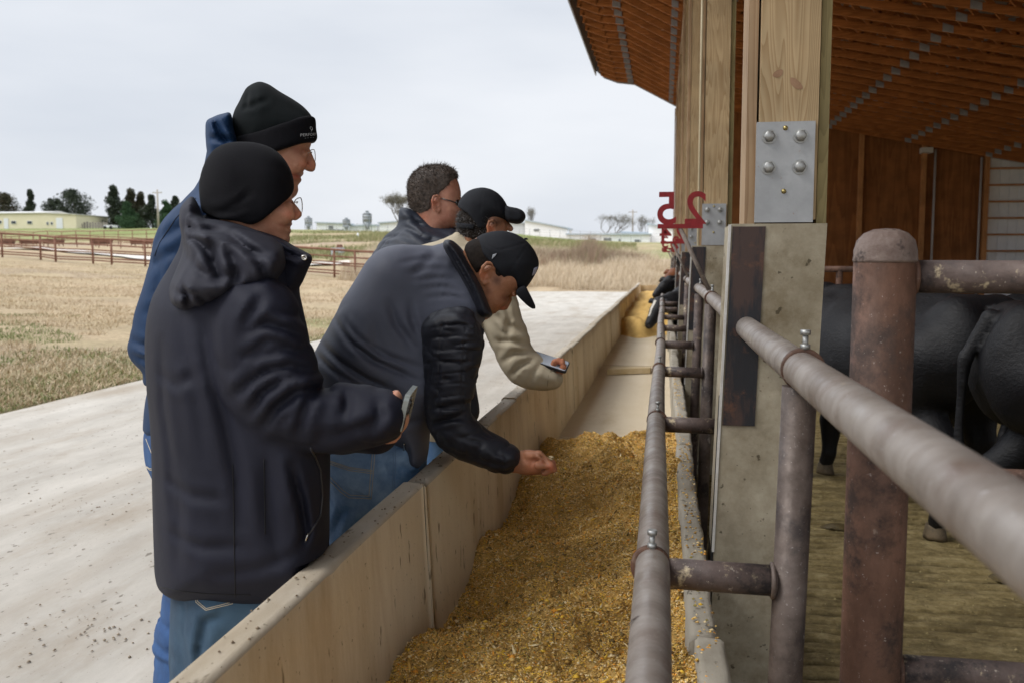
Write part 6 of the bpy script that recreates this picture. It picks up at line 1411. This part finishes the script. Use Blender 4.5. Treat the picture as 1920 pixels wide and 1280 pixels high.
def bare(px, Y, hpx, wpx, label, seed, leafn=1500, m=None, lean=0):
    p = onground(px, Y); s = Y/FPX; Hh = hpx*s; Rw = wpx*s/2; r = random.Random(seed); t = root('bare_tree', p, label, 'tree', 'bare trees'); mb = MB(); tips = []
    def br(a, d, l, rad, dep):
        b_ = a+d*l; mb.tube([a, (a+b_)/2+Vector((r.uniform(-1,1),r.uniform(-1,1),0))*l*.06, b_], [rad, rad*.8, rad*.6], 5 if dep < 3 else 3, caps=False)
        if dep >= 5: tips.append(b_); return
        for k in range(3 if dep < 2 else 2+(r.random() < .5)):
            v = Vector((r.uniform(-1,1)*1.1*Rw/Hh*1.6+lean, r.uniform(-1,1), r.uniform(.25, 1.0))).normalized(); nd = (d*.75+v*.75).normalized(); br(b_, nd, l*r.uniform(.62,.86), rad*.58, dep+1)
    for k in range(3): br(p+Vector((r.uniform(-.1,.1)*Rw,0,-.2)), Vector((r.uniform(-.6,.6)*Rw/Hh*1.5, r.uniform(-.3,.3), 1)).normalized(), Hh*.25, Hh*.018, 0)
    zs_ = max(v.z for v in tips)-p.z; xs_ = max(abs(v.x-p.x) for v in tips); fz = Hh/zs_; fx = Rw/xs_
    for v in mb.bm.verts: v.co = Vector((p.x+(v.co.x-p.x)*fx, v.co.y, p.z+(v.co.z-p.z)*fz))
    mb.build('branches', m or bark, t); leafn = int(leafn*2.2)
    rr = np.random.default_rng(seed); T_ = np.array([(p.x+(v.x-p.x)*fx, v.y, p.z+(v.z-p.z)*fz) for v in tips]); i = rr.integers(0, len(T_), leafn); c = T_[i]+rr.normal(0, Hh*.03, (leafn, 3)); U = rr.normal(0, 1, (leafn, 3))*Hh*.008; Wv = rr.normal(0, 1, (leafn, 3))*Hh*.008
    V = np.stack([c-U, c+U, c+Wv], 1).reshape(-1, 3); link('buds', npmesh('buds', V, np.arange(3*leafn).reshape(-1, 3)), leaf_grey, t); return t
tree(8, 205, 74, 46, 'round', 'dark round cedar cut by the left edge behind the cream building', 1, leaf_brown)
tree(61, 205, 82, 26, 'spire', 'narrow dark cedar standing alone above the cream roof', 2)
tree(105, 202, 62, 36, 'round', 'low bushy cedar left of the tallest round cedar', 3)
tree(142, 200, 78, 52, 'round', 'large round cedar at the corner of the cream building', 4)
tree(170, 210, 26, 40, 'round', 'low dark shrub right of the cream building', 5)
tree(216, 196, 84, 46, 'spire', 'tall pointed cedar at the left of the dark grove', 6)
tree(248, 200, 78, 46, 'spire', 'bronze tipped cedar in the middle of the grove', 7, leaf_brown)
tree(266, 202, 72, 46, 'spire', 'bronze cedar left of the utility pole', 8, leaf_brown)
tree(241, 185, 50, 46, 'cone', 'bright green pine in front of the dark grove', 9, leaf_green)
tree(287, 200, 66, 42, 'spire', 'thin cedar just behind the utility pole', 10)
tree(312, 188, 52, 44, 'cone', 'green pine right of the utility pole', 11, leaf_green)
tree(330, 205, 64, 42, 'spire', 'grey green cedar nearest the blue shoulder', 12, leaf_dark)
tree(345, 200, 48, 40, 'round', 'dark cedar half hidden by the blue jacket', 13)
bare(750, 215, 80, 84, 'spreading bare tree with pale buds behind the dark haired man', 3, 2600)
bare(1146, 228, 52, 90, 'broad bare tree above the white sheds', 5, 1500)
bare(1206, 232, 50, 44, 'slim bare tree right of the far utility pole', 6, 700, lean=.3)
bare(995, 228, 58, 20, 'small bare tree behind the white barn roof', 8, 500)
# ---- grey board fence, white trailer
p = onground(172, 188); gf = root('board_fence', p, 'weathered grey board fence right of the cream building', 'fence')
for k in range(11): x = W(146+5.2*k, 420, 188).x; z = tz(x, 188); MB().box((x, 188, z-.3), (x+.5, 188.06, z+1.3+.15*(k % 2)-(.4 if k < 2 else 0))).build('board', mat('grey_boards', (.23,.20,.18), (.31,.28,.25), 2), gf)
def vehicle(px, Y, L_, H_, label, cat='trailer'):
    p = onground(px, Y); r = root('farm_trailer', p, label, cat)
    MB().box((p.x-L_/2, p.y-.9, p.z+.35), (p.x+L_/2, p.y+.9, p.z+H_)).build('body', whitep, r, bevel=.08)
    for sx in (-.32, .32): MB().tube([(p.x+sx*L_, p.y-1.0, p.z+.35), (p.x+sx*L_, p.y-.75, p.z+.35)], .35, 12).build('wheel', black_m, r)
    return r
vehicle(208, 180, 2.2, .85, 'low white trailer parked below the dark cedars')
# ---- feed silos
galv = mat('galvanized_silo', (.20,.215,.225), (.28,.30,.315), .8, .5, metal=.35, stretch=(1,1,.2)); galvd = mat('galvanized_cone', (.24,.27,.29), (.3,.33,.35), .8, .5, metal=.35)
def silo(px, Y, wpx, hpx, label):
    p = onground(px, Y); s = Y/FPX; R = wpx*s/2; Hs = hpx*s; c = tuple(p); r = root('feed_silo', p, label, 'feed silo', 'feed silos on the rise')
    MB().lathe([(R*.94, Hs*.48), (R, Hs*.50), (R, Hs*.60), (R*1.03, Hs*.605), (R, Hs*.61), (R, Hs*.72), (R*1.03, Hs*.725), (R, Hs*.73), (R, Hs*.83)], c, 20).build('tank', galv, r)
    MB().lathe([(R*.12, Hs*.10), (R*.94, Hs*.48)], c, 20).build('hopper', galvd, r)
    MB().lathe([(R*1.04, Hs*.825), (R*.35, Hs*.93)], c, 20).build('roof', galv, r); MB().lathe([(R*.36, Hs*.93), (R*.36, Hs*.99), (.001, Hs)], c, 12).build('lid', galvd, r)
    for k in range(4): a = math.pi/4+k*math.pi/2; MB().tube([p+Vector((R*.98*math.cos(a), R*.98*math.sin(a), -.3)), p+Vector((R*.98*math.cos(a), R*.98*math.sin(a), Hs*.7))], .07, 6).build('leg', galvd, r)
silo(579, 216, 15, 30, 'small galvanized feed silo nearest the near man’s face'.replace('’', "'")); silo(650, 216, 15, 28, 'middle galvanized feed silo beside the low white shed'); silo(689, 212, 18, 43, 'tallest galvanized feed silo left of the dark haired man')
# ---- white sheds
whs = mat('white_shed', (.92,.92,.92), (.88,.88,.88), .5, .5); blr = mat('bluegrey_roof', (.40,.46,.50), (.46,.52,.56), .5, .5)
def shed(pts, Y, depth, label, m=whs, roofline=None, extras=()):
    """pts: pixel outline (left, eave y, right, eave y) with base sunk in the ground"""
    (xl, yl), (xr, yr) = pts; a = W(xl, yl, Y); c = W(xr, yr, Y); zb = tz((a.x+c.x)/2, Y)-1.2; r = root('white_shed', ((a.x+c.x)/2, Y, zb), label, 'shed')
    MB().hexa([(a.x,Y,zb),(c.x,Y,zb),(c.x,Y+depth,zb),(a.x,Y+depth,zb),(a.x,Y,a.z),(c.x,Y,c.z),(c.x,Y+depth,c.z),(a.x,Y+depth,a.z)]).build('wall', m, r)
    t = .35; MB().hexa([(a.x-.4,Y-.5,a.z+.02),(c.x+.4,Y-.5,c.z+.02),(c.x+.4,Y+depth+.3,c.z+.02),(a.x-.4,Y+depth+.3,a.z+.02),(a.x-.4,Y-.5,a.z+t),(c.x+.4,Y-.5,c.z+t),(c.x+.4,Y+depth+.3,c.z+t),(a.x-.4,Y+depth+.3,a.z+t)]).build('roof', blr, r)
    for (ea, eb, fa, fb) in extras:
        p = W(ea, eb, Y); q_ = W(fa, fb, Y); MB().box((p.x, Y-.12, q_.z), (q_.x, Y-.03, p.z)).build('opening', mat('shed_opening', (.16,.17,.17), (.25,.26,.26), 1), r)
    return r
shed(((984,414),(1064,430)), 222, 10, 'white barn with a sloping blue grey roof right of the black cap', extras=((1001,430,1011,434),))
shed(((945,417),(983,420)), 224, 8, 'pale lean-to at the left of the white barn', mat('grey_white', (.58,.60,.61), (.64,.66,.67), .5))
shed(((1064,441),(1218,441)), 220, 6, 'long low white shed below the bare trees', extras=((1106,448,1118,455),(1132,447,1146,455),(1160,449,1163,456),(1190,450,1200,455)))
shed(((1166,437),(1216,439)), 226, 8, 'white shed with a thin grey roof behind the long low one')
shed(((1216,421),(1290,436)), 224, 9, 'white gabled barn partly hidden by the bunk numbers')
shed(((594,419),(648,421)), 222, 5, 'low white shed with a tan roof between the silos', extras=((616,424,625,430),(597,431,645,433)))
shed(((648,425),(705,424)), 226, 5, 'long white wall behind the tallest silo')
shed(((712,420),(760,416)), 224, 6, 'white shed under the spreading bare tree')
# ---- wire yard fence in front of the sheds
yf = root('yard_fence', onground(700, 208), 'thin wire yard fence in front of the silos and sheds', 'fence')
prev = None
for k in range(36): p = onground(575+19*k, 205); MB().tube([p+Vector((0,0,-.2)), p+Vector((0,0,2.0))], .05, 5).build('post', mat('steel_post', (.35,.36,.36)), yf)
for z in (.7, 1.3, 1.9): MB().tube([onground(575+19*k, 205)+Vector((0,0,z)) for k in range(36)], .02, 4).build('wire', mat('steel_post', (.35,.36,.36)), yf)
# ---- waterer, culvert pipe, white marker
p = onground(633, 66); w = root('livestock_waterer', p, 'pale livestock waterer with a rusty box on top behind the pipe fence', 'waterer')
MB().box((p.x-.42, p.y-.35, p.z-.1), (p.x+.42, p.y+.35, p.z+.55)).build('tank', mat('pale_tank', (.50,.53,.58), (.42,.44,.48), 3), w, bevel=.05); MB().box((p.x-.02, p.y-.18, p.z+.551), (p.x+.32, p.y+.18, p.z+.80)).build('float_box', fence_m, w, bevel=.02)
p = onground(671, 120); w = root('marker_post', p, 'short white marker post on the green bank', 'marker post'); MB().tube([p, p+Vector((0,0,.55))], .13, 10).build('post', whitep, w); MB().lathe([(.13,.55),(.09,.62),(.001,.64)], tuple(p), 10).build('cap', whitep, w)

# ================================================================== grass
def blades(n, pts, hgt, wid, seed, lean=.35):
    r = np.random.default_rng(seed); X, Y, Z = pts; n = len(X); h = hgt*r.uniform(.35, 1.25, n); a = r.uniform(0, 2*np.pi, n); dx = r.normal(0, lean, n)*h+.10*h; dy = r.normal(0, lean, n)*h; w = wid*r.uniform(.6, 1.4, n)
    B = np.stack([X, Y, Z-.02], 1); s = np.stack([np.cos(a)*w, np.sin(a)*w, 0*w], 1); m = B+np.stack([dx*.4, dy*.4, h*.6], 1); T = B+np.stack([dx, dy, h], 1)
    V = np.stack([B-s, B+s, m+s*.6, m-s*.6, T], 1).reshape(-1, 3); f = np.array([[0,1,2],[0,2,3],[3,2,4]]); return V, (f[None]+(np.arange(n)*5)[:, None, None]).reshape(-1, 3)
def island(name, cols):
    m = bpy.data.materials.new(name); m.use_nodes = True; nt = m.node_tree; b = nt.nodes['Principled BSDF']; b.inputs['Roughness'].default_value = .9; b.inputs['Specular IOR Level'].default_value = .15
    g = nt.nodes.new('ShaderNodeNewGeometry'); r = nt.nodes.new('ShaderNodeValToRGB'); e = r.color_ramp.elements; e[0].color = (*cols[0], 1); e[1].position = 1; e[1].color = (*cols[-1], 1)
    for k, c in enumerate(cols[1:-1]): x = e.new((k+1)/(len(cols)-1)); x.color = (*c, 1)
    L(nt, g.outputs['Random Per Island'], r.inputs[0]); L(nt, r.outputs[0], b.inputs['Base Color']); return m
straw_m = island('dry_grass', [(.27,.20,.12), (.42,.32,.20), (.55,.43,.29), (.46,.35,.22), (.64,.53,.38), (.33,.26,.16)])
green_m = island('green_grass', [(.09,.13,.035), (.14,.19,.06), (.2,.24,.09), (.3,.27,.13)])
r = np.random.default_rng(50)
def field_pts(n, y0, y1, a0, a1, seed, pw=1.6, xmax=-6.55):
    r = np.random.default_rng(seed); Y = y0+(y1-y0)*r.random(n)**pw; X = -Y*(a0+(a1-a0)*r.random(n)); k = (X < xmax) | (Y > 45.6); X, Y = X[k], Y[k]; return X, Y, terrain(X, Y)+.02
X, Y, Z = field_pts(120000, 7.5, 49, .18, .86, 51, 1.5)
dn = vnoise(X*.35, Y*.35, X*0, 61)+.5*vnoise(X*1.1, Y*1.1, X*0, 62); k = dn > -.35; X, Y, Z = X[k], Y[k], Z[k]
V, F = blades(0, (X, Y, Z), .075, .006, 52, .8); o = link('dry_grass', npmesh('dry_grass', V, F), straw_m); tag(o, 'short trampled dry straw coloured grass covering the field', 'grass', kind='stuff')
X, Y, Z = field_pts(60000, 7.5, 30, .18, .86, 53, 1.3)
gn = .30+.55*vnoise(X*.12, Y*.12, X*0, 11)+.25*vnoise(X*.9, Y*.9, X*0, 63)+.5*np.exp(-((X+6.6)/.8)**2)-np.clip((Y-14)/10, 0, 1)*.5; k = gn > .42; X, Y, Z = X[k], Y[k], Z[k]
V, F = blades(0, (X, Y, Z), .06, .006, 54, .6); o = link('green_grass', npmesh('green_grass', V, F), green_m); tag(o, 'green grass tufts along the edge of the concrete drive', 'grass', kind='stuff')
# tall dry weeds on the bank past the drive
r = np.random.default_rng(55); n = 70000; Y = 45.8+26*r.random(n)**1.3; X = r.uniform(-17, 3.5, n)-(Y-46)*.25; Z = terrain(X, Y)+.02; dn = vnoise(X*.5, Y*.5, X*0, 64); k = (dn > -.3); V, F = blades(0, (X[k], Y[k], Z[k]), .62*(1+.5*vnoise(X[k]*.7, Y[k]*.7, X[k]*0, 65)), .010, 56, .38); o = link('tall_weeds', npmesh('tall_weeds', V, F), island('weed_straw', [(.42,.33,.22), (.60,.50,.36), (.72,.62,.47), (.50,.40,.28), (.66,.55,.41)])); tag(o, 'tall pale dry weeds standing beyond the end of the drive', 'weeds', kind='stuff')
n = 15000; cx = np.array([(W(px, 450, y).x, y, sx, hh) for px, y, sx, hh in ((1045,60,.7,1.0), (1075,59,.8,1.35), (1100,60,.55,1.9), (1118,58,.6,1.5), (1150,62,1.0,.9), (1020,64,1.2,.8), (1185,60,1.0,.7), (985,62,1.2,.7))]); i = r.integers(0, len(cx), n); u = r.normal(0, 1, n); X = cx[i, 0]+u*cx[i, 2]*.8; Y = cx[i, 1]+r.normal(0, 1.5, n); Z = terrain(X, Y)+.02
V, F = blades(0, (X, Y, Z), cx[i, 3]*np.exp(-u*u*.25)*.95, .010, 57, .22); o = link('brush', npmesh('brush', V, F), island('brush_stem', [(.24,.15,.11), (.34,.24,.18), (.42,.33,.24), (.30,.21,.15), (.24,.25,.12)])); tag(o, 'reddish brown bare brush thicket on the bank', 'brush', kind='stuff')
X, Y, Z = field_pts(60000, 60, 160, .03, .5, 58, 1.2); dn = vnoise(X*.12, Y*.12, X*0, 11)+.4*vnoise(X*.4, Y*.4, X*0, 66); k = dn > -.1
V, F = blades(0, (X[k], Y[k], Z[k]), .45, .03, 59, .4); o = link('bank_grass', npmesh('bank_grass', V, F), island('bank_green', [(.14,.16,.06), (.22,.23,.10), (.38,.32,.19), (.18,.21,.08), (.45,.38,.24)])); tag(o, 'rough green and straw grass on the far bank below the silos', 'grass', kind='stuff')
